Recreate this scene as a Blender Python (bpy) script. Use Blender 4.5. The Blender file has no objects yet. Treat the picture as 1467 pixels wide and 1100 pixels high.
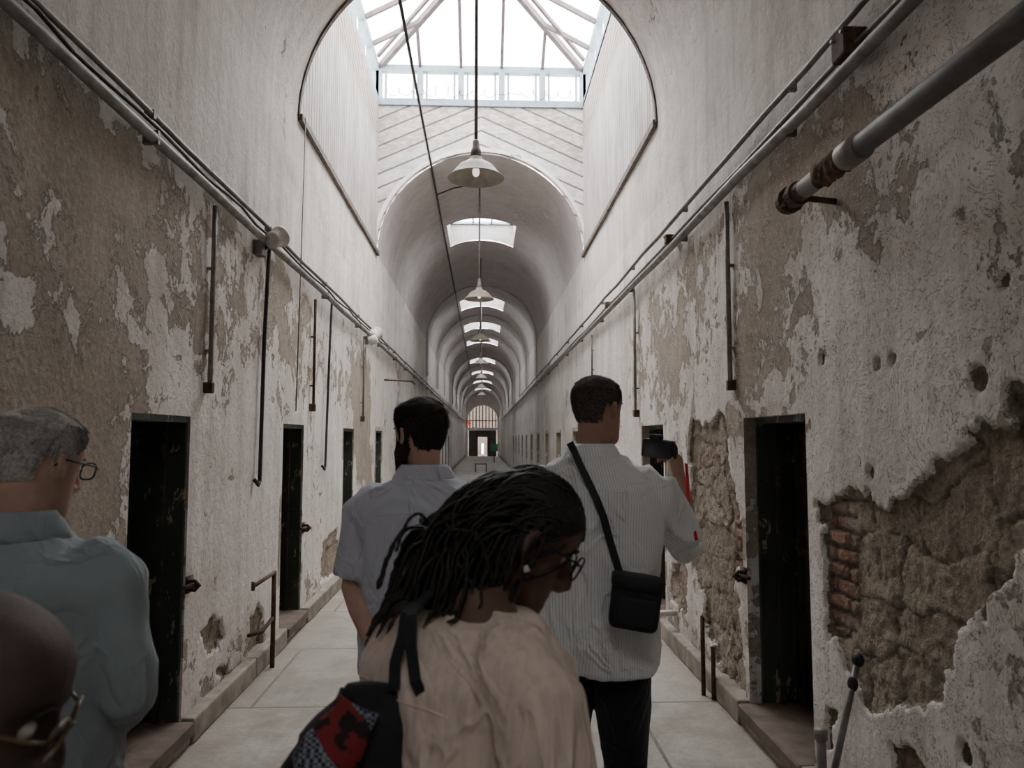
import bpy, math, random
import numpy as np
from mathutils import Vector, Matrix, noise
from mathutils.bvhtree import BVHTree
random.seed(7)
SC=bpy.context.scene; COL=SC.collection
F=1060.; CH=1.62; CX,CY=733.5,550.
TH=math.atan((628-CY)/F); PS=math.atan((CX-692)/F*math.cos(TH))
fw=Vector((math.sin(PS)*math.cos(TH),math.cos(PS)*math.cos(TH),math.sin(TH)))
rt=Vector((math.cos(PS),-math.sin(PS),0)); upv=rt.cross(fw)
CAM=Vector((0,0,CH))
def hit(px,py,ax,val):
    d=fw+rt*((px-CX)/F)+upv*((CY-py)/F)
    return CAM+d*((val-CAM[ax])/d[ax])
WL,WR=-1.6,1.52; XC=(WL+WR)/2; R=(WR-WL)/2; ZS=4.38
YW0,YW1=6.25,11.0; YE=68.0; ZW=6.74; ZE=7.28
# ---------------------------------------------------------------- mesh builder
class MB:
    def __init__(s): s.v=[]; s.f=[]
    def add(s,vs,fs):
        o=len(s.v); s.v+=[tuple(v) for v in vs]; s.f+=[tuple(i+o for i in f) for f in fs]; return s
    def box(s,a,b):
        x0,y0,z0=a; x1,y1,z1=b
        return s.add([(x0,y0,z0),(x1,y0,z0),(x1,y1,z0),(x0,y1,z0),(x0,y0,z1),(x1,y0,z1),(x1,y1,z1),(x0,y1,z1)],
          [(0,3,2,1),(4,5,6,7),(0,1,5,4),(1,2,6,5),(2,3,7,6),(3,0,4,7)])
    def obox(s,c,size,M):
        x,y,z=[q/2 for q in size]; c=Vector(c)
        vs=[c+M@Vector(p) for p in [(-x,-y,-z),(x,-y,-z),(x,y,-z),(-x,y,-z),(-x,-y,z),(x,-y,z),(x,y,z),(-x,y,z)]]
        return s.add(vs,[(0,3,2,1),(4,5,6,7),(0,1,5,4),(1,2,6,5),(2,3,7,6),(3,0,4,7)])
    def loft(s,rings):
        n=len(rings[0]); vs=[]; fs=[]
        for r in rings: vs+=list(r)
        for i in range(len(rings)-1):
            for j in range(n):
                k=(j+1)%n; fs.append((i*n+j,i*n+k,(i+1)*n+k,(i+1)*n+j))
        fs.append(tuple(range(n-1,-1,-1))); L=(len(rings)-1)*n; fs.append(tuple(range(L,L+n)))
        return s.add(vs,fs)
    def tube(s,pts,r,n=10,flat=None,rnd=False):
        pts=[Vector(p) for p in pts]
        if not hasattr(r,'__len__'): r=[r]*len(pts)
        r=list(r)
        if rnd:
            d0=(pts[0]-pts[1]).normalized(); d1=(pts[-1]-pts[-2]).normalized()
            pts=[pts[0]+d0*r[0]*.9,pts[0]+d0*r[0]*.6]+pts+[pts[-1]+d1*r[-1]*.6,pts[-1]+d1*r[-1]*.9]
            r=[r[0]*.4,r[0]*.8]+r+[r[-1]*.8,r[-1]*.4]
        t=(pts[1]-pts[0]).normalized()
        u=t.cross(Vector((0,0,1)) if abs(t.z)<.9 else Vector((0,1,0))).normalized()
        rings=[]
        for i,p in enumerate(pts):
            if i==0: t=(pts[1]-pts[0])
            elif i==len(pts)-1: t=(pts[-1]-pts[-2])
            else: t=(pts[i+1]-pts[i]).normalized()+(pts[i]-pts[i-1]).normalized()
            if t.length<1e-9: t=Vector((0,0,1))
            t.normalize(); u=(u-t*u.dot(t)).normalized(); w=t.cross(u)
            rings.append([p+(u*math.cos(2*math.pi*k/n)+w*math.sin(2*math.pi*k/n))*r[i] for k in range(n)])
        return s.loft(rings)
    def ball(s,c,r,n=12,M=None):
        if not hasattr(r,'__len__'): r=(r,r,r)
        c=Vector(c); rings=[]
        for i in range(n):
            a=math.pi*(i+.5)/n-math.pi/2
            ring=[Vector((r[0]*math.cos(a)*math.cos(2*math.pi*k/(n*2)),r[1]*math.cos(a)*math.sin(2*math.pi*k/(n*2)),r[2]*math.sin(a))) for k in range(n*2)]
            rings.append([c+(M@q if M else q) for q in ring])
        return s.loft(rings)
    def lathe(s,prof,c,n=28,M=None):
        c=Vector(c); rings=[]
        for (r,z) in prof:
            ring=[Vector((r*math.cos(2*math.pi*k/n),r*math.sin(2*math.pi*k/n),z)) for k in range(n)]
            rings.append([c+(M@q if M else q) for q in ring])
        return s.loft(rings)
    def mesh(s,name='m'):
        me=bpy.data.meshes.new(name); me.from_pydata(s.v,[],s.f); me.update(); return me
    def build(s,name,mat,parent=None,smooth=False,off=True):
        vs=s.v
        if parent is not None and off:
            L=parent.location; s.v=[(v[0]-L.x,v[1]-L.y,v[2]-L.z) for v in vs]
        me=s.mesh(name); s.v=vs
        return link(name,me,mat,parent,smooth)
def link(name,me,mat,parent=None,smooth=False):
    o=bpy.data.objects.new(name,me); COL.objects.link(o)
    if mat: me.materials.append(mat)
    if smooth: me.polygons.foreach_set('use_smooth',[True]*len(me.polygons))
    if parent is not None: o.parent=parent
    return o
def thing(name,label,cat,loc=(0,0,0),rz=0,group=None):
    o=bpy.data.objects.new(name,None); COL.objects.link(o); o.location=loc; o.rotation_euler=(0,0,rz)
    o.empty_display_size=.1
    o['label']=label; o['category']=cat
    if group: o['group']=group
    return o
def tag(o,label,cat,group=None):
    o['label']=label; o['category']=cat
    if group: o['group']=group
    return o
def st(o,label=None):
    o['kind']='structure'
    if label: o['label']=label
    return o
# ---------------------------------------------------------------- materials
def setin(nt,inp,v):
    if isinstance(v,bpy.types.NodeSocket): nt.links.new(v,inp)
    elif v is not None:
        if inp.type=='RGBA' and hasattr(v,'__len__') and len(v)==3: v=(*v,1)
        inp.default_value=v
class G:
    def __init__(s,name):
        s.mat=bpy.data.materials.new(name); s.mat.use_nodes=True; s.nt=s.mat.node_tree; s.nt.nodes.clear()
        s.out=s.nt.nodes.new('ShaderNodeOutputMaterial'); s.b=s.nt.nodes.new('ShaderNodeBsdfPrincipled')
        s.nt.links.new(s.b.outputs[0],s.out.inputs[0]); s.tc=s.nt.nodes.new('ShaderNodeTexCoord').outputs['Object']
    def n(s,t,ins={},**kw):
        nd=s.nt.nodes.new(t)
        for k,v in kw.items(): setattr(nd,k,v)
        for k,v in ins.items(): setin(s.nt,nd.inputs[k],v)
        return nd
    def noise(s,scale,detail=4,rough=.55,dist=0,vec=None,sc=None):
        v=vec or s.tc
        if sc: v=s.n('ShaderNodeMapping',{'Vector':v,'Scale':sc}).outputs[0]
        return s.n('ShaderNodeTexNoise',{'Vector':v,'Scale':scale,'Detail':detail,'Roughness':rough,'Distortion':dist}).outputs[0]
    def math(s,op,a,b=None,c=None,clamp=False):
        nd=s.n('ShaderNodeMath',operation=op,use_clamp=clamp); setin(s.nt,nd.inputs[0],a)
        if b is not None: setin(s.nt,nd.inputs[1],b)
        if c is not None: setin(s.nt,nd.inputs[2],c)
        return nd.outputs[0]
    def mr(s,v,a,b,c=0.,d=1.):
        return s.n('ShaderNodeMapRange',{'Value':v,'From Min':a,'From Max':b,'To Min':c,'To Max':d}).outputs[0]
    def mix(s,f,a,b,mode='MIX'):
        nd=s.n('ShaderNodeMix',data_type='RGBA',blend_type=mode)
        setin(s.nt,nd.inputs[0],f); setin(s.nt,nd.inputs[6],a); setin(s.nt,nd.inputs[7],b); return nd.outputs[2]
    def attr(s,name,out='Fac'): return s.n('ShaderNodeAttribute',attribute_name=name).outputs[out]
    def sep(s): return s.n('ShaderNodeSeparateXYZ',{0:s.tc}).outputs
    def bump(s,h,strength=.5,dist=.01):
        b=s.n('ShaderNodeBump',{'Height':h,'Strength':strength,'Distance':dist}); s.nt.links.new(b.outputs[0],s.b.inputs['Normal'])
    def fin(s,col,rough=.8,metal=0.,spec=None):
        setin(s.nt,s.b.inputs['Base Color'],col); setin(s.nt,s.b.inputs['Roughness'],rough); setin(s.nt,s.b.inputs['Metallic'],metal)
        if spec is not None: s.b.inputs['Specular IOR Level'].default_value=spec
        return s.mat
def simple(name,c,rough=.6,metal=0.,var=.25,scale=20,bump=.15,spec=None,c2=None):
    g=G(name); n=g.noise(scale,5)
    c2=c2 or tuple(q*(1-var) for q in c)
    if bump: g.bump(n,bump,.004)
    return g.fin(g.mix(g.mr(n,.35,.65),c,c2),rough,metal,spec)
def wall_mat(name,bias=0.,white=(.82,.775,.745),white2=(.66,.615,.585),grime=.45,flk=1.):
    g=G(name)
    nA=g.noise(1.0,6,.6); nB=g.noise(4.6,11,.72,.4); nC=g.noise(2.3,5,.6); nD=g.noise(2.2,6,.6,1.1); nF=g.noise(38,6,.6); nG=g.noise(13,6,.65,.5); nH=g.noise(1.7,7,.65,.8)
    s=g.math('ADD',g.math('MULTIPLY',nA,.34),g.math('MULTIPLY',nB,.48))
    s=g.math('ADD',s,g.math('MULTIPLY',nG,.18))
    s=g.math('ADD',s,g.math('ADD',g.attr('bias'),bias))
    paint=g.mr(s,.488,.502)
    half=g.mr(s,.45,.58)
    wc=g.mix(g.mr(nC,.3,.7),white,white2)
    wc=g.mix(g.math('MULTIPLY',g.mr(nH,.5,.68),.4),wc,(.44,.39,.345))
    wc=g.mix(g.math('MULTIPLY',g.mr(nG,.45,.68),g.math('MULTIPLY',g.math('SUBTRACT',1.,half),1.2,clamp=True)),wc,(.45,.385,.325))
    wc=g.mix(g.math('MULTIPLY',g.mr(nF,.48,.75),.32),wc,(.45,.40,.355))
    bc=g.mix(g.mr(nB,.3,.7),(.375,.32,.26),(.235,.195,.155))
    bc=g.mix(g.mr(nG,.45,.62),bc,(.30,.25,.20))
    bc=g.mix(g.math('MULTIPLY',g.mr(nH,.5,.62),.5),bc,(.44,.385,.325))
    bc=g.mix(g.math('MULTIPLY',g.mr(nF,.45,.7),.6),bc,(.48,.42,.36))
    col=g.mix(paint,bc,wc)
    lip=g.math('MULTIPLY',g.mr(s,.476,.489),g.math('SUBTRACT',1.,g.mr(s,.489,.493)))
    col=g.mix(g.math('MULTIPLY',lip,.5),col,(.15,.122,.10))
    gr=g.noise(1.0,6,.65,0,None,(8,8,.5)); gr2=g.noise(1.0,4,.6,0,None,(2.5,2.5,.35))
    col=g.mix(g.math('MULTIPLY',g.mr(gr,.47,.78),grime),col,(.24,.205,.17))
    col=g.mix(g.math('MULTIPLY',g.mr(gr2,.5,.7),grime*.6),col,(.28,.24,.20))
    dd=g.math('ADD',nD,g.math('MULTIPLY',nB,.30))
    sn=g.math('SNAP',dd,.046); fr=g.math('SUBTRACT',dd,sn)
    edge=g.math('MULTIPLY',g.mr(fr,0.0,.010,1.,0.),g.mr(nG,.46,.49))
    flake=g.math('MULTIPLY',g.attr('flake'),edge)
    col=g.mix(g.math('MULTIPLY',flake,.9*flk,clamp=True),col,(.12,.098,.08))
    hi=g.math('MULTIPLY',g.math('MULTIPLY',g.attr('flake'),g.mr(fr,.033,.045)),g.mr(nG,.46,.49))
    col=g.mix(g.math('MULTIPLY',hi,.5,clamp=True),col,(.84,.80,.77))
    ex=g.mr(g.math('ADD',g.attr('expose'),g.math('MULTIPLY',g.math('SUBTRACT',nG,.5),1.4)),.46,.54)
    sc=g.mix(g.mr(nG,.35,.7),g.attr('scol','Color'),g.mix(.35,g.attr('scol','Color'),(.48,.41,.32)))
    sc=g.mix(g.math('MULTIPLY',g.mr(nB,.52,.62),.55),sc,(.46,.40,.33))
    sc=g.mix(g.mr(nF,.45,.75),sc,g.mix(.5,g.attr('scol','Color'),(.09,.07,.052)))
    col=g.mix(ex,col,sc)
    h=g.math('ADD',g.math('MULTIPLY',paint,.8),g.math('MULTIPLY',nF,.4))
    h=g.math('ADD',h,g.math('MULTIPLY',g.math('MULTIPLY',sn,g.attr('flake')),14.*flk))
    h=g.math('ADD',h,g.math('MULTIPLY',nG,g.mr(ex,0.,1.,.8,3.2)))
    h=g.math('ADD',h,g.math('MULTIPLY',nF,g.mr(ex,0.,1.,.0,1.4)))
    h=g.math('SUBTRACT',h,g.math('MULTIPLY',ex,1.0))
    h=g.math('ADD',h,g.math('MULTIPLY',nC,1.2))
    g.bump(h,.85,.014)
    return g.fin(col,.85,0,.25)
M={}
M['wall']=wall_mat('peeling_plaster')
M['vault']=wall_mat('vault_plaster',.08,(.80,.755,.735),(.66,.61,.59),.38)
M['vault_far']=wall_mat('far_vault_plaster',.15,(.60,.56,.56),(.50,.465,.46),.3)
def plank_mat(name,mode):
    g=G(name); X,Y,Z=g.sep()
    if mode=='v': u=g.math('MULTIPLY',Y,9.5)
    else: u=g.math('MULTIPLY',g.math('ADD',g.math('MULTIPLY',g.math('ABSOLUTE',g.math('SUBTRACT',X,XC)),.45),Z),4.6)
    fr=g.math('FRACT',u); line=g.mr(g.math('ABSOLUTE',g.math('SUBTRACT',fr,.5)),.40,.48)
    n=g.noise(3,8,.65,0,None,(1,1,.4) if mode=='v' else (1,1,1)); n2=g.noise(11,6); n4=g.noise(4,7,.7,0,None,(1,5,.6) if mode=='v' else (1,1,2))
    col=g.mix(g.mr(n,.42,.66),(.58,.555,.545),(.37,.345,.33))
    idn=g.n('ShaderNodeTexWhiteNoise',{'W':g.math('FLOOR',u)},noise_dimensions='1D').outputs[0]
    col=g.mix(g.math('MULTIPLY',idn,.4),col,(.34,.31,.29))
    col=g.mix(g.math('MULTIPLY',g.mr(n4,.5,.66),.65),col,(.22,.195,.18))
    top=g.mr(Z,5.95,6.15)
    if mode=='v':
        st2=g.math('FRACT',g.math('MULTIPLY',g.math('ADD',Z,g.math('MULTIPLY',Y,.35)),7.)); 
        tc=g.mix(g.mr(st2,.45,.55),(.40,.36,.33),(.19,.13,.10)); col=g.mix(g.math('MULTIPLY',top,.75),col,tc)
    else:
        st2=g.mr(g.math('ADD',g.math('MULTIPLY',idn,.3),g.noise(6,7,.7,0,None,(1,1,3))),.66,.70); col=g.mix(g.math('MULTIPLY',g.mr(Z,5.9,6.0),g.math('MULTIPLY',st2,.6)),col,(.27,.20,.17))
    col=g.mix(g.math('MULTIPLY',line,.9),col,(.08,.068,.062))
    g.bump(g.math('SUBTRACT',n2,g.math('MULTIPLY',line,2.)),.6,.012)
    return g.fin(col,.8,0,.3)
M['plank_v']=plank_mat('vertical_boarding','v'); M['plank_d']=plank_mat('diagonal_boarding','d')
def floor_mat():
    g=G('stone_slabs'); X,Y,Z=g.sep()
    br=g.n('ShaderNodeTexBrick',{'Vector':g.n('ShaderNodeMapping',{'Vector':g.tc,'Location':(.62,.35,0)}).outputs[0],'Color1':(.44,.41,.375,1),'Color2':(.335,.315,.29,1),'Mortar':(.11,.094,.08,1),'Scale':1.,'Mortar Size':.011,'Mortar Smooth':.3,'Brick Width':1.55,'Row Height':1.25})
    n=g.noise(3,8,.7); n2=g.noise(30,6,.65); n3=g.noise(1.2,6,.7,.6)
    col=g.mix(g.mr(n,.4,.7),br.outputs[0],(.27,.24,.21)); col=g.mix(g.math('MULTIPLY',g.mr(n2,.45,.75),.5),col,(.22,.195,.17))
    col=g.mix(g.math('MULTIPLY',g.mr(n3,.5,.62),.45),col,(.22,.197,.172))
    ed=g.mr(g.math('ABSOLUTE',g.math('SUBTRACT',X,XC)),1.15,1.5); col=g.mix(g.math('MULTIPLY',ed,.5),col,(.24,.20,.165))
    g.bump(g.math('SUBTRACT',g.math('ADD',n2,g.math('MULTIPLY',n,1.5)),g.math('MULTIPLY',br.outputs[1],2.)),.4,.012)
    return g.fin(col,g.mr(n,.3,.7,.6,.85),0,.3)
M['floor']=floor_mat()
M['plinth']=simple('stone_plinth',(.34,.30,.26),.85,0,.45,7,.5,c2=(.19,.165,.14))
def chipped(name,base,chip,lo=.56,sc=(1,1,1)):
    g=G(name); n=g.noise(9,9,.7,.3,None,sc); m=g.mr(n,lo,lo+.015); n2=g.noise(40,4); n3=g.noise(3,6)
    g.bump(g.math('SUBTRACT',n2,m),.5,.005)
    return g.fin(g.mix(m,g.mix(g.mr(n3,.35,.65),base,tuple(q*2.2 for q in base)),g.mix(n2,chip,tuple(q*.5 for q in chip))),.5,0,.4)
M['doorpaint']=chipped('black_green_paint',(.020,.025,.020),(.40,.34,.22),.58,(1,1,.5))
M['iron']=chipped('dark_iron',(.026,.023,.020),(.16,.11,.07),.58)
M['rust']=simple('rusty_iron',(.13,.07,.045),.8,.3,.6,25,.5,c2=(.05,.03,.022))
M['pipe']=simple('painted_grey_pipe',(.26,.245,.235),.55,.1,.5,12,.2,c2=(.14,.12,.105))
M['drain']=simple('dull_grey_pipe',(.14,.132,.125),.65,.1,.5,9,.3,c2=(.08,.074,.068))
M['conduit']=simple('galvanised_conduit',(.20,.185,.175),.5,.3,.5,15,.15,c2=(.11,.095,.085))
M['black']=simple('black_rubber',(.012,.012,.013),.6,0,.2,30,.1)
M['whitep']=simple('white_plastic',(.6,.58,.54),.5,0,.2,30,.05)
M['frame']=simple('blue_grey_frame',(.24,.31,.37),.6,.0,.25,10,.1)
M['rafter']=simple('weathered_rafter',(.13,.115,.115),.7,.0,.5,9,.2,c2=(.09,.06,.055))
M['rail']=simple('dark_wood_rail',(.18,.15,.13),.8,0,.5,10,.3)
M['sill']=simple('worn_brown_sill',(.18,.135,.105),.75,0,.4,8,.4,c2=(.09,.068,.054))
M['enamel']=simple('dusty_enamel',(.34,.31,.26),.5,0,.3,14,.1)
M['wood']=simple('bench_wood',(.16,.1,.06),.6)
def glass_mat():
    g=G('skylight_glass'); t=g.n('ShaderNodeBsdfTransparent',{'Color':(.93,.96,.97,1)}); tr=g.n('ShaderNodeBsdfTranslucent',{'Color':(.9,.93,.95,1)})
    n=g.noise(4,5); mx=g.n('ShaderNodeMixShader',{0:g.mr(n,.3,.8,.05,.25),1:t.outputs[0],2:tr.outputs[0]}); g.nt.links.new(mx.outputs[0],g.out.inputs[0]); return g.mat
M['glass']=glass_mat()
def emis(name,c,s):
    g=G(name); n=g.noise(5); g.fin(g.mix(n,c,c)); setin(g.nt,g.b.inputs['Emission Color'],c); g.b.inputs['Emission Strength'].default_value=s; return g.mat
M['bulb']=emis('lamp_bulb',(1,.9,.75),1.5); M['red']=emis('red_lit_sign',(.8,.03,.02),.7); M['green']=simple('green_board',(.04,.22,.1),.6); M['greenpaint']=simple('pale_green_paint',(.16,.26,.17),.6,0,.5,12,.3)
# ---------------------------------------------------------------- numpy noise
RT=np.random.RandomState(3).rand(256,256)
def vn(x,y):
    xi=np.floor(x).astype(int); yi=np.floor(y).astype(int); fx=x-xi; fy=y-yi; fx=fx*fx*(3-2*fx); fy=fy*fy*(3-2*fy)
    a=RT[xi%256,yi%256]; b=RT[(xi+1)%256,yi%256]; c=RT[xi%256,(yi+1)%256]; d=RT[(xi+1)%256,(yi+1)%256]
    return (a*(1-fx)+b*fx)*(1-fy)+(c*(1-fx)+d*fx)*fy
def fbm(x,y,o=5):
    s=0; a=.5; t=0
    for i in range(o): s=s+a*vn(x*2**i+17*i,y*2**i+31*i); t+=a; a*=.55
    return s/t
RP=np.random.RandomState(5).rand(64,64,3)
def worley(u,v):
    ui=np.floor(u).astype(int); vi=np.floor(v).astype(int); F1=np.full(u.shape,9.); F2=np.full(u.shape,9.); ID=np.zeros(u.shape)
    for a in (-1,0,1):
        for b in (-1,0,1):
            p=RP[(ui+a)%64,(vi+b)%64]; d=np.maximum(abs(ui+a+.1+.8*p[...,0]-u),abs(vi+b+.1+.8*p[...,1]-v))*.6+.4*np.hypot(ui+a+.1+.8*p[...,0]-u,vi+b+.1+.8*p[...,1]-v)
            m=d<F1; F2=np.where(m,F1,np.minimum(F2,d)); ID=np.where(m,p[...,2],ID); F1=np.where(m,d,F1)
    return F1,F2,ID
def poly_sd(y,z,P):
    ins=np.zeros(y.shape,bool); D=np.full(y.shape,1e9); n=len(P)
    for i in range(n):
        y0,z0=P[i]; y1,z1=P[(i+1)%n]
        c=((z0>z)!=(z1>z)); 
        with np.errstate(all='ignore'): xx=(y1-y0)*(z-z0)/((z1-z0) if abs(z1-z0)>1e-9 else 1e-9)+y0
        ins^=c&(y<xx)
        L=(y1-y0)**2+(z1-z0)**2+1e-12; t=np.clip(((y-y0)*(y1-y0)+(z-z0)*(z1-z0))/L,0,1)
        D=np.minimum(D,np.hypot(y-y0-t*(y1-y0),z-z0-t*(z1-z0)))
    return np.where(ins,D,-D)
def pxpoly(pts,X): 
    r=[]
    for p in pts:
        h=hit(p[0],p[1],0,X); r.append((h.y,h.z))
    return r
# ---------------------------------------------------------------- doors positions
DZ0,DZ1=.12,1.74
def dset(a0,a1,b0,X,n):
    y0=hit(a0,820,0,X).y; y1=hit(a1,820,0,X).y; yb=hit(b0,740,0,X).y
    return [(y0+(yb-y0)*k,y1+(yb-y0)*k) for k in range(n)]
DL=dset(180,266,403,WL,13); DR=dset(1160,1070,952,WR,13)
DL=[(min(a,b),max(a,b)) for a,b in DL]; DR=[(min(a,b),max(a,b)) for a,b in DR]
def axis(breaks,stepf,a,b):
    out=[a]; br=sorted(q for q in breaks if a<q<b)+[b]
    for q in br:
        while q-out[-1]>stepf(out[-1])*1.4: out.append(out[-1]+stepf(out[-1]))
        out.append(q)
    return np.array(out)
def wall(name,X,inward,doors,fine,patches,bricks,pits,biasp,spots,label):
    ys=axis([q for d in doors for q in d],lambda y:((fine[2] if y<4.7 else .016) if fine[0]<y<fine[1] else (.05 if y<8 else (.12 if y<16 else .5))),-6.,YE)
    zs=axis([DZ0,DZ1],lambda z:(fine[2]+.001 if z<2.3 else .05),0.,ZS)
    Y,Z=np.meshgrid(ys,zs,indexing='ij')
    dd=np.full(Y.shape,9.)
    for (a,b) in doors:
        dy=np.maximum(np.maximum(a-Y,Y-b),0); dz=np.maximum(np.maximum(DZ0-Z,Z-DZ1),0); dd=np.minimum(dd,np.hypot(dy,dz))
    edge=np.clip(dd/.08,0,1); top=np.clip((ZS-Z)/.1,0,1); ed=edge*top
    n1=fbm(Y*3,Z*3,5); n2=fbm(Y*14,Z*14,4); n3=fbm(Y*30+5,Z*30,3)
    ex=np.zeros(Y.shape)
    for (P,rag) in patches:
        sd=poly_sd(Y,Z,pxpoly(P,X))+(n1-.5)*rag+(n2-.5)*.12+(n3-.5)*.03; ex=np.maximum(ex,np.clip(.5+sd/.016,0,1))
    for (px,py,r) in pits:
        h=hit(px,py,0,X); rr=np.hypot((Y-h.y)*1.1,Z-h.z); sd=r-rr+(n2-.5)*.03; ex=np.maximum(ex,np.clip(.5+sd/.02,0,1))
    br=np.zeros(Y.shape)
    for P in bricks: br=np.maximum(br,np.clip(.5+(poly_sd(Y,Z,pxpoly(P,X))+(n2-.5)*.03)/.012,0,1))
    F1,F2,ID=worley(Y/.40+fbm(Y*4,Z*4,4)*.75,Z/.22+fbm(Y*4+9,Z*4,4)*.85)
    st_=np.clip((F2-F1)/.075+(n2-.5)*1.0+.05,0,1); st_=st_*st_*(3-2*st_)
    row=np.floor(Z/.068); bu=(Y/.2+.5*(row%2)); fu=np.abs(bu-np.floor(bu)-.5)*.2; fz=np.abs(Z/.068-row-.5)*.068
    bm=np.clip((.1-.006-fu)/.004,0,1)*np.clip((.034-.006-fz)/.004,0,1); bh=RT[(np.floor(bu).astype(int)%256),(row.astype(int)%256)]
    rel=np.where(br>.5,-.040+(.014+.014*bh)*bm-.012*n2,-.044+.011*st_*(.5+1.0*ID)+.026*(n1-.5)+.022*(n2-.5)+.012*(n3-.5))
    disp=ed*(.028*(fbm(Y*.9,Z*.9,3)-.5)+.014*(n1-.5))+ex*np.minimum(1,edge*2)*rel
    disp=disp*np.where(dd<=0,0,1)
    XX=X+inward*disp
    ny,nz=Y.shape; V=np.stack([XX,Y,Z],-1).reshape(-1,3)
    I,J=np.meshgrid(np.arange(ny-1),np.arange(nz-1),indexing='ij')
    yc=(ys[:-1]+ys[1:])[:,None]/2+0*J; zc=(zs[:-1]+zs[1:])[None,:]/2+0*I; keep=np.ones(I.shape,bool)
    for (a,b) in doors: keep&=~((yc>a)&(yc<b)&(zc>DZ0)&(zc<DZ1))
    I=I[keep]; J=J[keep]; q=np.stack([I*nz+J,(I+1)*nz+J,(I+1)*nz+J+1,I*nz+J+1],-1)
    if inward<0: q=q[:,::-1]
    me=bpy.data.meshes.new(name); me.from_pydata(V.tolist(),[],q.tolist()); me.update()
    bias=np.where(Z>3.2,.05,0.)+.065
    for (P,val,soft) in biasp: bias=bias+val*np.clip(.5+(poly_sd(Y,Z,pxpoly(P,X))+(n1-.5)*.5)/soft,0,1)
    for (px,py,ry,rz_,val) in spots:
        h=hit(px,py,0,X); bias=bias+val*np.clip(1.4-np.hypot((Y-h.y)/ry,(Z-h.z)/rz_)-(n1-.5)*2.5,0,1)
    bias=bias+np.where(Z<.45,-.07*(1-Z/.45),0)
    flake=np.clip((3.9-Z)/.8,.3,1)*(.4 if inward>0 else 1.15)
    tint=ID[...,None]; sc=np.array([.29,.235,.18])*(1-tint)+np.array([.41,.35,.28])*tint
    mort=np.array([.30,.25,.20]); sc=sc*st_[...,None]+mort*(1-st_[...,None])*.68
    bc=np.array([.26,.125,.09])*(.6+.7*bh[...,None]); bc=bc*bm[...,None]+np.array([.31,.265,.215])*(1-bm[...,None]); bw=np.clip((n1-.52)*8,0,.7)[...,None]; bc=bc*(1-bw)+np.array([.45,.40,.35])*bw
    sc=np.where(br[...,None]>.5,bc,sc)
    for nm,A in (('bias',bias),('expose',ex),('flake',flake)):
        at=me.attributes.new(nm,'FLOAT','POINT'); at.data.foreach_set('value',A.reshape(-1).astype(np.float32))
    at=me.attributes.new('scol','FLOAT_COLOR','POINT'); at.data.foreach_set('color',np.concatenate([sc,np.ones(Y.shape+(1,))],-1).reshape(-1).astype(np.float32))
    st(link(name,me,M['wall'],None,True),label)
bigR=[(1172,722),(1215,712),(1245,712),(1272,738),(1310,690),(1352,662),(1390,625),(1440,612),(1467,590),(1540,560),(1620,560),(1620,860),(1467,800),(1420,850),(1375,930),(1348,1005),(1300,1012),(1240,1010),(1215,950),(1184,905),(1180,800)]
leftofdoor=[(985,620),(1032,598),(1046,680),(1066,700),(1070,760),(1062,830),(1064,900),(1070,1000),(1045,975),(1010,900),(1000,840),(985,770)]
wall('wall_right',WR,-1,DR,(1.7,5.8,.0090),[(bigR,.12),(leftofdoor,.6),([(1180,1000),(1200,1020),(1190,1080),(1178,1080)],.1),([(1285,1078),(1320,1085),(1330,1120),(1280,1120)],.1),([(955,640),(978,640),(980,860),(962,850)],.4)],
 [[(1183,722),(1220,712),(1222,905),(1183,905)],[(1048,745),(1064,745),(1062,850),(1048,850)]],
 [(1255,522,.022),(1276,516,.02),(1399,540,.04),(1437,402,.02),(1246,676,.025),(1176,512,.025),(1455,575,.05),(1262,735,.02),(1380,1080,.03)],
 [([(1045,240),(1185,120),(1330,60),(1330,180),(1190,300),(1185,420),(1190,500),(1100,580),(1050,590)],-.105,.5),([(900,425),(1030,330),(1035,560),(905,590)],-.07,.4),([(1200,150),(1467,20),(1467,260),(1230,330)],-.03,.3)],
 [(1150,340,.25,.15,.05)],'tall right-hand wall of peeling white paint with exposed rubble stone')
wall('wall_left',WL,1,DL,(2.6,7.0,.014),[([(288,905),(315,885),(324,915),(300,935)],.1),([(358,885),(372,862),(380,935),(355,955)],.1),([(464,775),(483,758),(485,812),(460,835)],.1),([(310,960),(326,950),(328,975)],.1),([(365,1000),(378,980),(380,1010)],.1)],[],
 [(150,1000,.03)],
 [([(-200,-80),(60,60),(170,170),(300,300),(400,395),(400,470),(300,530),(240,500),(180,585),(150,760),(-200,600)],-.115,.6),([(400,400),(520,490),(520,600),(400,520)],-.06,.3),([(505,520),(530,520),(532,700),(510,700)],-.16,.3),([(-200,620),(150,700),(170,1100),(-200,1400)],-.05,.3)],
 [(226,388,.08,.09,.14),(108,462,.05,.08,.12),(30,425,.06,.08,.12),(205,470,.2,.12,.05),(330,430,.4,.2,.05)],'tall left-hand wall of stained plaster with flaking white paint')
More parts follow.
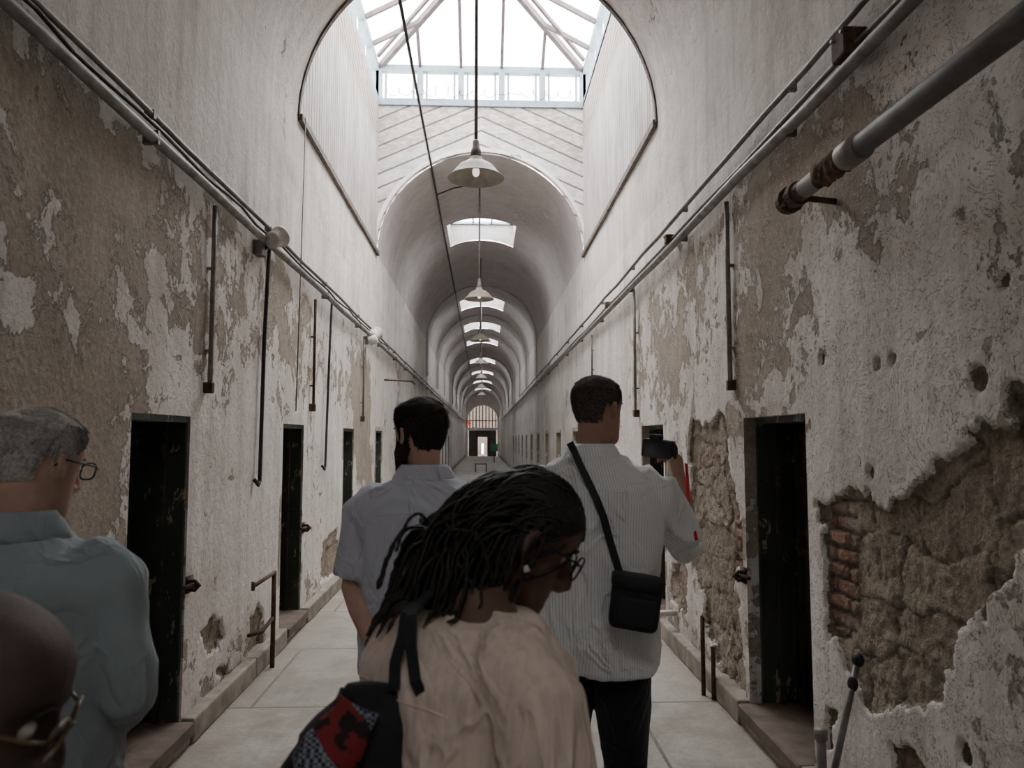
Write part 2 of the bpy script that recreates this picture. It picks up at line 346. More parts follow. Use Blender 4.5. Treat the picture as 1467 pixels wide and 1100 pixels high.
# floor
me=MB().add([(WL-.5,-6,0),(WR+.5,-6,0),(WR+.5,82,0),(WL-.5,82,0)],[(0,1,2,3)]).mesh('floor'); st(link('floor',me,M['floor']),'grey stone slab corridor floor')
for nm,X,inw,doors in (('baseboard_left',WL,1,DL),('baseboard_right',WR,-1,DR)):
    mb=MB(); e=[-6.]+[q for d in doors for q in d]+[YE]
    for i in range(0,len(e),2):
        a,b=e[i],e[i+1]; 
        x0,x1=sorted((X-inw*.06,X+inw*.07)); y=a
        while y<b-.01:
            y2=min(b,y+1.1) if y<14 else b
            mb.box((x0,y+.003,0),(x1,y2-.003,.135)); y=y2
    for (a,b) in doors:
        x0,x1=sorted((X-inw*.06,X+inw*.055)); mb.box((x0,a,0),(x1,b,.085))
    o=mb.build(nm,M['plinth']); bv=o.modifiers.new('b','BEVEL'); bv.width=.012; bv.segments=2; st(o,'low stone plinth')
# doors
def make_door(i,X,inw,a,b,green=False):
    near=a<20; MP=M['greenpaint'] if green else M['doorpaint']; MI=M['greenpaint'] if green else M['iron']
    t=bpy.data.objects.new('door_%d'%i,None); COL.objects.link(t); t.location=(X,(a+b)/2,0); st(t,'low dark cell doorway in the '+('left' if inw>0 else 'right')+' wall')
    def bb(n,x0,x1,y0,y1,z0,z1,mat,bev=0):
        xa,xb=sorted((X-inw*x0,X-inw*x1)); o=MB().box((xa,y0,z0),(xb,y1,z1)).build(n,mat,t)
        if bev: m=o.modifiers.new('b','BEVEL'); m.width=bev
        return o
    rv=.012 if inw>0 else .07
    bb('reveal',0,rv+.02,b-.001,b+.06,DZ0-.02,DZ1+.03,M['wall']); bb('reveal',0,rv+.02,a-.06,a+.001,DZ0-.02,DZ1+.03,M['wall']); bb('reveal',0,rv+.02,a,b,DZ1-.001,DZ1+.06,M['wall'])
    bb('jamb',rv,.36,b-.022,b+.05,DZ0-.02,DZ1+.03,MP,.004)
    bb('jamb',rv,.36,a-.05,a+.022,DZ0-.02,DZ1+.03,MP,.004)
    bb('lintel',rv,.36,a+.012,b-.012,DZ1-.035,DZ1+.05,MP,.004)
    bb('sill',-.075,.36,a+.012,b-.012,.05,DZ0+.005,M['sill'],.008)
    if near:
        bb('door_stop',rv+.10,rv+.125,b-.045,b-.02,DZ0,DZ1-.03,MI); bb('door_stop',rv+.19,rv+.20,b-.03,b-.02,DZ0,DZ1-.03,MI)
        mb=MB()
        for z in np.arange(DZ0+.12,DZ1-.1,.19): mb.ball((X-inw*(rv+.05),b-.023,z),(.010,.007,.010),5)
        mb.build('rivets',M['rust'],t)['kind']='stuff'
    mb=MB()
    xa,xb=sorted((X-inw*.31,X-inw*.35)); mb.box((xa,a+.012,DZ0),(xb,b-.012,DZ1-.03))
    if near:
        for z in (DZ0+.06,.55,.95,1.35,DZ1-.13):
            xa,xb=sorted((X-inw*.29,X-inw*.31)); mb.box((xa,a+.022,z),(xb,b-.022,z+.05))
        for k in range(4):
            yy=a+.03+k*(b-a-.105)/3; xa,xb=sorted((X-inw*.282,X-inw*.31)); mb.box((xa,yy,DZ0+.02),(xb,yy+.045,DZ1-.05))
    mb.build('door_leaf',MI,t)
    if near:
        mb=MB(); y=b+.03; z=.83
        mb.box((min(X,X+inw*.012),y-.03,z-.045),(max(X,X+inw*.012),y+.05,z+.045))
        mb.tube([(X,y-.02,z+.02),(X+inw*.05,y-.03,z+.025),(X+inw*.075,y-.03,z),(X+inw*.05,y-.03,z-.025),(X,y-.02,z-.02)],.011,8)
        mb.tube([(X+inw*.01,y-.1,z),(X+inw*.05,y-.02,z)],.012,8)
        mb.build('latch',M['rust'],t,True)
k=1
for (a,b) in DL: make_door(k,WL,1,a,b); k+=1
for i,(a,b) in enumerate(DR): make_door(k,WR,-1,a,b,i==4); k+=1
# ---------------------------------------------------------------- vaults
def vpt(a,r=R): return (XC-r*math.cos(a),ZS+r*math.sin(a))
def vault(name,y0,y1,holes,label,step,mat):
    ys=axis([q for h in holes for q in (h[0],h[1])],lambda y:step,y0,y1)
    hw=.68; a0=math.acos(hw/R); na=10; nb=14
    an=list(np.linspace(0,a0,na))[:-1]+list(np.linspace(a0,math.pi-a0,nb))+list(np.linspace(math.pi-a0,math.pi,na))[1:]
    vs=[];fs=[]
    for y in ys:
        for a in an:
            rr=R+.015*(noise.noise(Vector((a*2,y*.7,1)))) * math.sin(a); x,z=vpt(a,rr); vs.append((x,y,z))
    n=len(an)
    for i in range(len(ys)-1):
        yc=(ys[i]+ys[i+1])/2; inh=any(h[0]<yc<h[1] for h in holes)
        for j in range(n-1):
            if inh and na-1<=j<na-1+nb-1: continue
            fs.append((i*n+j,(i+1)*n+j,(i+1)*n+j+1,i*n+j+1))
    for (ya,yb) in holes:
        for y in (ya,yb):
            o=len(vs)
            for a in an[na-1:na-1+nb]: x,z=vpt(a,R+.01); vs.append((x,y,z)); vs.append((x,y,6.35))
            for j in range(nb-1): fs.append((o+2*j,o+2*j+2,o+2*j+3,o+2*j+1))
        for a in (a0,math.pi-a0):
            x,z=vpt(a,R+.01); o=len(vs); vs+=[(x,ya,z),(x,yb,z),(x,yb,6.35),(x,ya,6.35)]; fs.append((o,o+1,o+2,o+3))
    me=bpy.data.meshes.new(name); me.from_pydata(vs,[],fs); me.update()
    fl=np.array([(.45 if v[0]<0 else .9) if y1<8 else .15 for v in vs],dtype=np.float32); at=me.attributes.new('flake','FLOAT','POINT'); at.data.foreach_set('value',fl)
    return st(link(name,me,mat,None,True),label)
BACK_FILL=(-3.4,-2.0)  # unseen skylight behind the camera, added as frontal fill light
vault('ceiling',-6.,YW0,[BACK_FILL],'near barrel vault',.35,M['vault'])
SKY=[(14.3,15.9),(22.4,24.0),(27.3,28.9),(31.7,33.2),(39.6,41.2),(47.,48.6),(55,56.6),(63,64.6)]
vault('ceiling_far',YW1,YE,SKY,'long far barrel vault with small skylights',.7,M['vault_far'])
wn=1
for (a,b) in [BACK_FILL]+SKY:  # first frame glazes the added fill opening, the rest the far vault
    t=bpy.data.objects.new('window_%d'%wn,None); COL.objects.link(t); t.location=(XC,(a+b)/2,6.3); st(t,'small roof skylight in the vault'); wn+=1
    mb=MB(); hw=.68
    mb.box((XC-hw,a,6.28),(XC-hw+.05,b,6.34)); mb.box((XC+hw-.05,a,6.28),(XC+hw,b,6.34)); mb.box((XC-hw,a,6.28),(XC+hw,a+.05,6.34)); mb.box((XC-hw,b-.05,6.28),(XC+hw,b,6.34))
    mb.box((XC-.2,a,6.29),(XC-.17,b,6.33)); mb.box((XC+.2,a,6.29),(XC+.23,b,6.33))
    mb.build('window_frame',M['frame'],t)
    MB().box((XC-hw,a,6.30),(XC+hw,b,6.306)).build('pane',M['glass'],t)
for i,y in enumerate([20.6,25.6,30.2,34.6,38.4,44.,50.,56.,62.]):
    mb=MB(); d=.045; N=28; rings=[]
    pts=[(XC-R,3.35)]+[vpt(math.pi*q/N) for q in range(N+1)]+[(XC+R,3.35)]
    pin=[(XC-R+d,3.45)]+[vpt(math.pi*q/N,R-d) for q in range(N+1)]+[(XC+R-d,3.45)]
    for (p,q) in zip(pts,pin): rings.append([(p[0],y,p[1]),(q[0],y,q[1]),(q[0],y+.45,q[1]),(p[0],y+.45,p[1])])
    mb.loft(rings); st(mb.build('trim_%d'%(i+1),M['vault_far']),'plastered arch rib of the far vault')
# ---------------------------------------------------------------- light well
def arch_wall(name,y,mat,label,zt=ZW,r=R):
    vs=[];fs=[];N=40
    for q in range(N+1):
        a=math.pi*q/N; x,z=vpt(a,r); vs.append((x,y,z)); vs.append((XC-r*math.cos(a),y,zt))
    for j in range(N): fs.append((2*j,2*j+2,2*j+3,2*j+1))
    me=bpy.data.meshes.new(name); me.from_pydata(vs,[],fs); me.update(); return st(link(name,me,mat),label)
arch_wall('wall_lightwell_end',YW1,M['plank_d'],'boarded end wall of the light well above the arch')
arch_wall('wall_lightwell_front',YW0,M['plank_d'],'near end wall of the light well')
for nm,X in (('wall_lightwell_left',WL),('wall_lightwell_right',WR)):
    mb=MB().add([(X,YW0,ZS),(X,YW1,ZS),(X,YW1,ZW),(X,YW0,ZW)],[(0,1,2,3)]); st(mb.build(nm,M['plank_v']),'white boarded side of the light well')
tn=11
for X,s in ((WL,1),(WR,-1)):
    x0,x1=sorted((X-.0*s,X+.04*s)); st(MB().box((x0,YW0,ZS-.03),(x1,YW1,ZS+.03)).build('trim_%d'%tn,M['rail']),'dark timber rail along the foot of the light well'); tn+=1
for y,r,th,mat in ((YW0,R-.008,.010,'rail'),(YW1-.01,R+.03,.025,'vault')):
    N=48; rings=[]
    for q in range(N+1):
        a=math.pi*q/N; p=vpt(a,r-th if y<8 else r); o=vpt(a,r+th if y<8 else r+.06); rings.append([(p[0],y-.02,p[1]),(o[0],y-.02,o[1]),(o[0],y+.03,o[1]),(p[0],y+.03,p[1])])
    st(MB().loft(rings).build('trim_%d'%tn,M[mat]),'curved edging of the vault opening'); tn+=1
t=bpy.data.objects.new('window_%d'%wn,None); COL.objects.link(t); t.location=(XC,(YW0+YW1)/2,ZW); st(t,'large glazed roof lantern over the corridor'); wn+=1
for y,s in ((YW1,1),(YW0,-1)):
    y0,y1=sorted((y-.04*s,y+.06*s))
    mb=MB(); mb.box((WL-.08,y0,ZW-.06),(WR+.08,y1,ZW+.04)); mb.box((WL-.08,y0,ZE-.07),(WR+.08,y1,ZE+.03))
    for q in range(6):
        x=WL+(WR-WL)*q/5; mb.box((x-.045,y0,ZW+.04),(x+.045,y1,ZE-.07))
        if q<5:
            for xx in (x+.085,x+(WR-WL)/5-.115): mb.box((xx,y0+.03,ZW+.04),(xx+.03,y1-.03,ZE-.07))
    mb.build('window_frame',M['frame'],t)
for X,s in ((WL,-1),(WR,1)):
    x0,x1=sorted((X,X+.09*s)); mb=MB(); mb.box((x0,YW0,ZW-.06),(x1,YW1,ZW+.04)); mb.box((x0,YW0,ZE-.07),(x1,YW1,ZE+.03))
    for q in range(8):
        y=YW0+(YW1-YW0)*q/7; mb.box((x0,y-.04,ZW+.04),(x1,y+.04,ZE-.07))
    mb.build('window_frame',M['frame'],t)
ZR=8.1; YA,YB=YW0+1.55,YW1-1.55
def bar(p,q,w=.05,h=.07,mb=None):
    p=Vector(p);q=Vector(q);d=(q-p); L=d.length; d.normalize(); sx=d.cross(Vector((0,0,1))).normalized(); uz=sx.cross(d); Mx=Matrix((sx,d,uz)).transposed()
    mb.obox((p+q)/2,(w,L,h),Mx)
mb=MB()
bar((XC,YA,ZR),(XC,YB,ZR),.06,.1,mb)
for (x,y,yr) in ((WL,YW1,YB),(WR,YW1,YB),(WL,YW0,YA),(WR,YW0,YA)):
    bar((x,y,ZE),(XC,yr,ZR),.07,.09,mb)
    sx=1 if x<0 else -1; sy=1 if yr>y else -1
    bar((x+.02*sx,y+.30*sy,ZE+.02),(XC-.03*sx,yr+.30*sy,ZR-.04),.04,.05,mb)
for q in (1,2,3,4):
    x=WL+(WR-WL)*q/5; f=1-abs(x-XC)/R
    bar((x,YW1,ZE),(x,YW1+(YB-YW1)*f,ZE+(ZR-ZE)*f),.045,.06,mb); bar((x,YW0,ZE),(x,YW0+(YA-YW0)*f,ZE+(ZR-ZE)*f),.045,.06,mb)
for q in range(1,7):
    y=YW0+(YW1-YW0)*q/7; f=min(1,(YW1-y)/1.55,(y-YW0)/1.55)
    for x in (WL,WR): bar((x,y,ZE),(x+(XC-x)*f,y,ZE+(ZR-ZE)*f),.045,.06,mb)
mb.build('rafters',M['rafter'],t)
g=MB(); A=(WL,YW0,ZE+.05);B=(WR,YW0,ZE+.05);C=(WR,YW1,ZE+.05);D=(WL,YW1,ZE+.05);E=(XC,YA,ZR+.06);Fp=(XC,YB,ZR+.06)
g.add([A,B,C,D,E,Fp],[(0,1,4),(1,2,5,4),(2,3,5),(3,0,4,5)]); g.build('pane',M['glass'],t)
mb=MB(); pts=[]
for q in range(240):
    a=q*.42; x=WL+.08+(WR-WL-.16)*q/239; pts.append((x+.05*math.cos(a),YW1-.12+.05*math.sin(a*1.1),ZW+.10+.05*math.sin(a)*(1.+.6*math.sin(q*.11))))
mb.tube(pts,.0045,4)
tag(mb.build('wire_coil',M['iron'],None,True),'thin coiled wire strung along the lantern window sill','wire')
# ---------------------------------------------------------------- far end
mb=MB(); r2=1.35; N=24; vs=[];fs=[]; zc=3.3
for q in range(N+1):
    a=math.pi*q/N; vs.append((XC-r2*math.cos(a),YE,zc+r2*math.sin(a))); 
    ex=XC-R*1.05*math.cos(a) ; vs.append((ex,YE,6.3 if 0<q<N else zc))
for j in range(N): fs.append((2*j,2*j+2,2*j+3,2*j+1))
mb.add(vs,fs); mb.box((WL-.1,YE,0),(XC-r2,YE+.3,zc)); mb.box((XC+r2,YE,0),(WR+.1,YE+.3,zc)); mb.box((XC-r2,YE,2.35),(XC+r2,YE+.3,2.6))
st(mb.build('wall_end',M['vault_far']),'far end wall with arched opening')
gate=thing('iron_gate','black barred iron gate filling the arched opening at the far end','gate',(XC,YE+.4,0))
mb=MB()
for q in range(9):
    x=XC-r2+r2*2*(q+.5)/9; zt=zc+math.sqrt(max(0,r2*r2-(x-XC)**2)); mb.tube([(x,YE+.4,2.6),(x,YE+.4,zt)],.055,6)
mb.box((XC-r2,YE+.38,3.2),(XC+r2,YE+.42,3.3)); mb.build('upper_bars',M['iron'],gate)
mb=MB()
for s in (-1,1): mb.box((XC+s*.85-.42,YE+.38,0),(XC+s*.85+.42,YE+.44,2.35))
mb.box((XC-.6,YE+.38,1.75),(XC+.6,YE+.44,2.35)); mb.build('gate_panel',M['iron'],gate)
y9=YE+8; mb=MB(); mb.box((WL-1,y9,0),(XC-.10,y9+.2,6)); mb.box((XC+.10,y9,0),(WR+1,y9+.2,6)); mb.box((XC-.10,y9,1.1),(XC+.10,y9+.2,6)); mb.box((WL-1.2,YE+.3,0),(WL-1,y9,6)); mb.box((WR+1,YE+.3,0),(WR+1.2,y9,6)); mb.box((WL-1.2,YE+.3,6),(WR+1.2,YE+4.9,6.1)); mb.box((WL-1.2,YE+5.4,6),(WR+1.2,y9+.2,6.1)); st(mb.build('wall_hall',simple('hall_wall',(.36,.30,.26))),'pale wall of the hall beyond the gate')
# ---------------------------------------------------------------- pendants
def pendant(y,ztop,label,z=3.93):
    t=thing('pendant_lamp',label,'lamp',(-.07,y,z),0,'pendant lamps down the middle of the corridor'); x=-.07
    prof=[(.035,.27),(.04,.20),(.055,.19),(.06,.155),(.10,.145),(.15,.115),(.185,.075),(.20,.05),(.245,.01)]
    mb=MB(); mb.lathe(prof+[(.252,0),(.246,0),(.193,.043),(.178,.066),(.14,.103),(.03,.135)],(x,y,z),32); mb.build('lamp_shade',M['enamel'],t,True)
    MB().lathe([(.012,.36),(.03,.34),(.032,.28),(.045,.26),(.05,.2),(.04,.19)],(x,y,z),20).build('socket',M['conduit'],t,True)
    MB().tube([(x,y,z+.3),(x,y,ztop)],.016,10).build('rod',M['conduit'],t,True)
    MB().ball((x,y,z+.06),(.032,.032,.045),10).build('bulb',M['bulb'],t,True)
for y,l in ((6.45,'nearest and largest enamel pendant lamp on a rod below the glass lantern'),(12.2,'second pendant lamp from the camera, just inside the dark vault'),(17.5,'third pendant lamp from the camera, under the far vault'),(23.,'fourth pendant lamp from the camera, tiny in the far vault'),(28.5,'fifth pendant lamp from the camera in the far vault'),(34,'sixth pendant lamp from the camera in the far vault'),(40,'seventh and farthest pendant lamp in the vault')):
    pendant(y,ZR if y<7 else 5.93,l)
# ---------------------------------------------------------------- conduits
def run(name,label,cat,x,z,r,y0,y1,mat,side,clamps=True,sag=0,group=None):
    t=thing(name,label,cat,(x,y0,z),0,group); n=40
    pts=[(x+.004*math.sin(q*1.7),y0+(y1-y0)*(q/n)**1.5,z+.006*math.sin(q*2.3)-sag*abs(math.sin(q*.8))) for q in range(n+1)]
    MB().tube(pts,r,10).build('pipe_run',mat,t,True)
    if clamps:
        y=y0+.9
        while y<min(y1,24):
            MB().box((min(x,x-side*(r+.02)),y-.012,z-r-.006),(max(x+side*r,x-side*(r+.02)),y+.012,z+r+.006)).build('clamp',M['conduit'],t); y+=1.9
    return t
run('conduit','thin upper grey conduit along the left wall','pipe',WL+.06,3.12,.014,.6,45,M['conduit'],1)
run('heating_pipe','thicker lower pipe along the left wall','pipe',WL+.07,3.01,.026,.6,60,M['pipe'],1)
run('cable','black cable sagging just over the left wall pipes','cable',WL+.075,3.075,.009,.6,12,M['black'],1,False,.02)
run('heating_pipe','thick lower pipe along the right wall','pipe',WR-.07,3.10,.028,.6,60,M['pipe'],-1)
run('conduit','topmost thin conduit on the right wall','pipe',WR-.05,3.31,.015,.6,30,M['conduit'],-1)
run('conduit','middle conduit between two pipes on the right wall','pipe',WR-.045,3.18,.012,.6,40,M['conduit'],-1,False)
t=thing('ceiling_conduit','dark conduit running overhead across the skylight and along the vault','pipe',(-.79,5.5,5.72))
MB().tube([(-.79,YW0+.02,5.71),(-.79,9,5.70),(-.79,YW1,5.71),(-.79,30,5.70),(-.79,66,5.70)],.018,8).build('pipe_run',M['iron'],t,True)
MB().tube([(-.79,12.2,5.70),(-.5,12.2,5.82),(-.08,12.2,5.9)],.012,8).build('branch',M['iron'],t,True)
px_=1.34
e=hit(1130,288,0,px_); yE=e.y; zE=e.z; c2=hit(1467,28,0,px_)
sl=(c2.z-zE)/(c2.y-yE)
def bp(y): return (px_,y,zE+sl*(y-yE))
t=thing('drain_pipe','large grey pipe with rusted couplings high on the right wall','pipe',bp(yE))
MB().tube([bp(.4),bp(2.0),bp(yE-.15)],.040,20).build('pipe_run',M['drain'],t,True)
yc=hit(1222,208,0,px_).y
mb=MB(); mb.tube([bp(yc-.06),bp(yc-.055),bp(yc+.055),bp(yc+.06)],[.046,.052,.052,.046],20); mb.build('coupling',M['pipe'],t,True)
RR=simple('orange_rust',(.19,.11,.065),.95,.0,.5,22,1.,c2=(.045,.034,.03))
rings=[]
for q in range(20):
    c=Vector(bp(yc+.07+.010*q)); rings.append([c+Vector((math.cos(k*math.pi/12),0,math.sin(k*math.pi/12)))*(.046+.016*noise.noise(Vector((math.cos(k*math.pi/12)*2,math.sin(k*math.pi/12)*2,q*.45)))+.006*noise.noise(Vector((k*1.7,q*1.3,4)))) for k in range(24)])
MB().loft(rings).build('rusted_collar',RR,t,True)
mb=MB(); mb.tube([bp(yE-.2),bp(yE-.16),bp(yE-.12),bp(yE-.115),bp(yE-.07),bp(yE-.065),bp(yE-.03),bp(yE-.025),bp(yE+.02)],[.036,.041,.041,.052,.052,.044,.044,.060,.056],16); mb.build('end_flange',M['rust'],t,False)
for k in range(5):
    a=k*2*math.pi/5; c=Vector(bp(yE-.04)); d=Vector((math.cos(a),0,math.sin(a)))*.052
    MB().tube([c+d+Vector((0,-.02,0)),c+d+Vector((0,.03,0))],.008,6).build('bolt',M['rust'],t)
MB().tube([bp(yE-.06),(WR,yE-.06,bp(yE)[2]-.02)],.014,8).build('bracket',M['rust'],t,True)
def drop(name,label,p0,p1,X,side,r,mat,box=None,cat='pipe',hook=False,o=.035):
    xx=X+side*o; a=hit(*p0,0,xx); b=hit(*p1,0,xx); yy=(a.y+b.y)/2 if not hook else a.y
    t=thing(name,label,cat,(xx,yy,b.z))
    pts=[(xx,yy,a.z),(xx,yy,(a.z*.6+b.z*.4)),(xx,(yy if not hook else b.y),b.z)]
    if hook: pts=[(xx+side*.03,yy+.1,a.z+.02),(xx+side*.01,yy+.03,a.z-.02)]+pts[1:]+[(xx,b.y-.03,b.z-.03),(xx-side*.02,b.y-.06,b.z+.01)]
    MB().tube(pts,r,10).build('pipe_run',mat,t,True)
    if box: mb=MB(); mb.box((min(X,xx+side*.02),yy-box/2,b.z-box*.7),(max(X,xx+side*.02),yy+box/2,b.z+box*.7)); q=mb.build('junction_box',M['rust'],t); m=q.modifiers.new('b','BEVEL'); m.width=.006
    if not hook:
        for f in (.35,.8):
            z=a.z+(b.z-a.z)*f; MB().box((min(X,xx),yy-r*1.4,z-.006),(max(X,xx),yy+r*1.4,z+.006)).build('clamp',mat,t)
drop('drop_conduit','grey conduit dropping above the nearest left doorway',(305,292),(304,556),WL,1,.014,M['pipe'],.045)
drop('hanging_cable','long black cable hanging beside the white floodlight on left wall',(382,352),(372,688),WL,1,.014,M['black'],None,'cable',True)
drop('drop_conduit','short rusty conduit above the second left doorway',(451,428),(450,584),WL,1,.013,M['rust'],.05)
drop('hanging_cable','dark bent cable hanging past the second left doorway',(473,432),(466,668),WL,1,.012,M['black'],None,'cable',True)
drop('drop_conduit','conduit dropping beneath the farther floodlight on the left',(521,485),(521,600),WL,1,.012,M['conduit'],.05)
drop('drop_conduit','grey conduit with rusty end box above nearest right doorway',(1042,288),(1045,552),WR,-1,.015,M['pipe'],.045)
drop('drop_conduit','grey conduit on right wall above the cameraman',(909,415),(910,592),WR,-1,.014,M['pipe'],.05)
drop('drop_conduit','farthest short conduit drop on the right wall',(848,480),(848,542),WR,-1,.012,M['conduit'],.05)
a=hit(431,180,0,WL+.05); b=hit(431,590,0,WL+.05)
tag(MB().tube([(WL+.09,a.y,ZS-.05),(WL+.06,a.y,b.z)],.005,6).build('hanging_chain',M['conduit'],None,True),'thin chain hanging from the light well rail on the left','chain')
for (px,py,X,s,sz,l) in ((1217,66,WR,-1,.11,'rough square junction box high on the right wall near the drain pipe'),(962,343,WR,-1,.07,'small dark box on the right wall pipes midway along'),(873,437,WR,-1,.07,'tiny far box on the right wall pipes')):
    h=hit(px,py,0,X+s*.05); t=thing('junction_box',l,'box',(X+s*.05,h.y,h.z))
    o=MB().box((min(X,X+s*.10),h.y-sz/2,h.z-sz/2),(max(X,X+s*.10),h.y+sz/2,h.z+sz/2)).build('box_body',M['rust'],t); m=o.modifiers.new('b','BEVEL'); m.width=.006
    for q in (-1,1): MB().tube([(X+s*.10,h.y+q*sz*.35,h.z+sz*.35),(X+s*.108,h.y+q*sz*.35,h.z+sz*.35)],.008,8).build('screw',M['conduit'],t)
for (px,py,l,sc) in ((395,342,'round white floodlight above the left wall pipes, nearer one',1.),(536,480,'white floodlight further along the left wall pipes',1.25)):
    h=hit(px,py,0,WL+.14); t=thing('floodlight',l,'light',tuple(h))
    Mx=Matrix.Rotation(math.radians(-60),3,'X')@Matrix.Rotation(math.radians(20),3,'Y')
    MB().lathe([(.02,-.07*sc),(.055*sc,-.06*sc),(.06*sc,-.03*sc),(.062*sc,.04*sc),(.075*sc,.05*sc),(.075*sc,.065*sc),(.06*sc,.06*sc),(.01,.055*sc)],h,24,Mx).build('lamp_head',M['whitep'],t,True)
    MB().tube([h+Vector((0,.02,-.03)),h+Vector((-.08,.03,-.06)),h+Vector((-.13,.03,-.06))],.014,8).build('arm',M['iron'],t,True)
    o=MB().box((WL,h.y-.05,h.z-.12),(WL+.06,h.y+.06,h.z-.02)).build('mount_box',M['conduit'],t)
    if sc>1:
        MB().lathe([(.02,-.06),(.055,-.05),(.06,.05),(.05,.06),(.01,.05)],h+Vector((.02,-.25,-.10)),20,Matrix.Rotation(math.radians(70),3,'Y')).build('lamp_head',M['whitep'],t,True)
h=hit(393,820,0,WL+.11); x=WL+.11
t=thing('standpipe','old iron standpipe with a horizontal valve by the second left doorway','pipe',(x,h.y,0))
MB().tube([(x,h.y,0),(x,h.y,h.z)],.017,10).build('riser',M['rust'],t,True)
MB().tube([(x,h.y+.02,h.z),(x-.01,h.y-.45,h.z-.01)],.013,10).build('valve_arm',M['rust'],t,True)
MB().tube([(x-.01,h.y-.455,h.z-.035),(x-.01,h.y-.455,h.z+.02)],.012,8).build('valve_handle',M['rust'],t,True)
MB().tube([(x,h.y,.35),(x-.02,h.y-.2,.3),(x-.08,h.y-.3,.3)],.014,8).build('elbow_pipe',M['rust'],t,True)
h=hit(1006,882,0,WR-.12); x=WR-.12
t=thing('standpipe','pair of short iron pipes with a tap below the stone patch on the right','pipe',(x,h.y,0))
MB().tube([(x,h.y,0),(x,h.y,h.z)],.014,10).build('riser',M['rust'],t,True)
MB().tube([(x+.04,h.y-.08,0),(x+.04,h.y-.08,.32)],.014,10).build('riser',M['rust'],t,True)
MB().tube([(x+.02,h.y+.04,h.z),(x-.02,h.y-.2,h.z+.01)],.012,8).build('tap',M['rust'],t,True)
h=hit(960,878,0,WR-.06); tag(MB().tube([(WR,h.y,h.z),(WR-.14,h.y,h.z),(WR-.16,h.y,h.z-.03)],.025,12).build('pipe_stub',M['whitep'],None,True),'short pale pipe stub poking out of the right wall by the plinth','pipe')
a=hit(1229,945,0,WR-.05); b=hit(1196,1100,0,WR-.17)
dv=(b-a); b2=a+dv*((a.z-.01)/(a.z-b.z))
t=thing('leaning_rod','thin iron rod with a knobbed head leaning on the right wall at bottom','rod',(b2.x,b2.y,0))
MB().tube([a,b2],.013,10).build('shaft',M['conduit'],t,True)
MB().ball(a,(.022,.03,.028),8).build('knob',M['black'],t,True); MB().ball(a.lerp(b2,.12),(.02,.02,.03),8).build('collar',M['black'],t,True)
h=hit(1176,1055,0,WR-.12); t=thing('floor_pipe','capped grey pipe rising from the plinth in the bottom right','pipe',(WR-.12,h.y,0)); MB().tube([(WR-.12,h.y,0),(WR-.12,h.y,h.z)],.02,12).build('riser',M['pipe'],t,True); MB().tube([(WR-.12,h.y,h.z-.01),(WR-.12,h.y,h.z+.03)],.027,12).build('cap',M['pipe'],t,True)
h=hit(582,546,1,12.0); tag(MB().tube([(WL,12.,h.z+.02),(WL+.45,12.,h.z),(WL+.47,12.2,h.z-.03)],.014,8).build('bracket_pipe',M['iron'],None,True),'dark pipe sticking out from the left wall into the corridor','pipe')
h=hit(689,676,2,0.); y=h.y; t=thing('bench','small low wooden bench in the middle of the far corridor floor','bench',(h.x,y,0))
MB().box((h.x-.3,y-.15,.36),(h.x+.3,y+.15,.42)).build('seat',M['wood'],t)
for sx in (-1,1):
    for sy in (-1,1): MB().box((h.x+sx*.26-.03,y+sy*.12-.03,0),(h.x+sx*.26+.03,y+sy*.12+.03,.36)).build('leg',M['wood'],t)
h=hit(672,606,1,45.); t=thing('exit_sign','small glowing red sign hanging at the far left of the corridor','sign',tuple(h)); MB().box((h.x-.13,44.97,h.z-.08),(h.x+.13,45.03,h.z+.08)).build('sign_box',M['red'],t); MB().tube([(h.x,45,h.z+.08),(WL,45,h.z+.35)],.015,6).build('hanger',M['iron'],t)
h=hit(708,641,1,50.); t=thing('notice_board','small green notice on a post at the far right of the corridor','sign',(h.x,50,0)); MB().box((h.x-.25,49.98,h.z-.25),(h.x+.25,50.02,h.z+.25)).build('panel',M['green'],t); MB().box((h.x-.03,50.0,0),(h.x+.03,50.05,h.z)).build('post',M['iron'],t)

# ================================================================ PEOPLE
def fuse(mb,voxel,it=4):
    me=mb.mesh('tmp'); o=bpy.data.objects.new('tmp',me); COL.objects.link(o)
    m=o.modifiers.new('r','REMESH'); m.mode='VOXEL'; m.voxel_size=voxel; m.use_smooth_shade=True
    m=o.modifiers.new('s','SMOOTH'); m.iterations=it; m.factor=.5
    dg=bpy.context.evaluated_depsgraph_get(); ev=o.evaluated_get(dg); r=bpy.data.meshes.new_from_object(ev)
    bpy.data.objects.remove(o); r.materials.clear(); return r
def wrinkle(me,amp,sc,seed,joints=()):
    n=len(me.vertices); co=np.empty(n*3); me.vertices.foreach_get('co',co); co=co.reshape(-1,3); nr=np.empty(n*3); me.vertices.foreach_get('normal',nr); nr=nr.reshape(-1,3)
    d=np.empty(n)
    for i in range(n):
        p=co[i]; v=Vector((p[0]*sc[0]+seed,p[1]*sc[1],p[2]*sc[2])); w=noise.noise_vector(v*.45)
        a=noise.noise(v+w*1.2); b=noise.noise(v*1.9+w*1.5+Vector((7,3,1)))
        d[i]=(max(0,1-abs(a)*3.2))**1.5*.9+(max(0,1-abs(b)*3.5))*.45+a*.5
    co=co+nr*(d[:,None]-.25)*amp; me.vertices.foreach_set('co',co.reshape(-1)); me.update(); return me
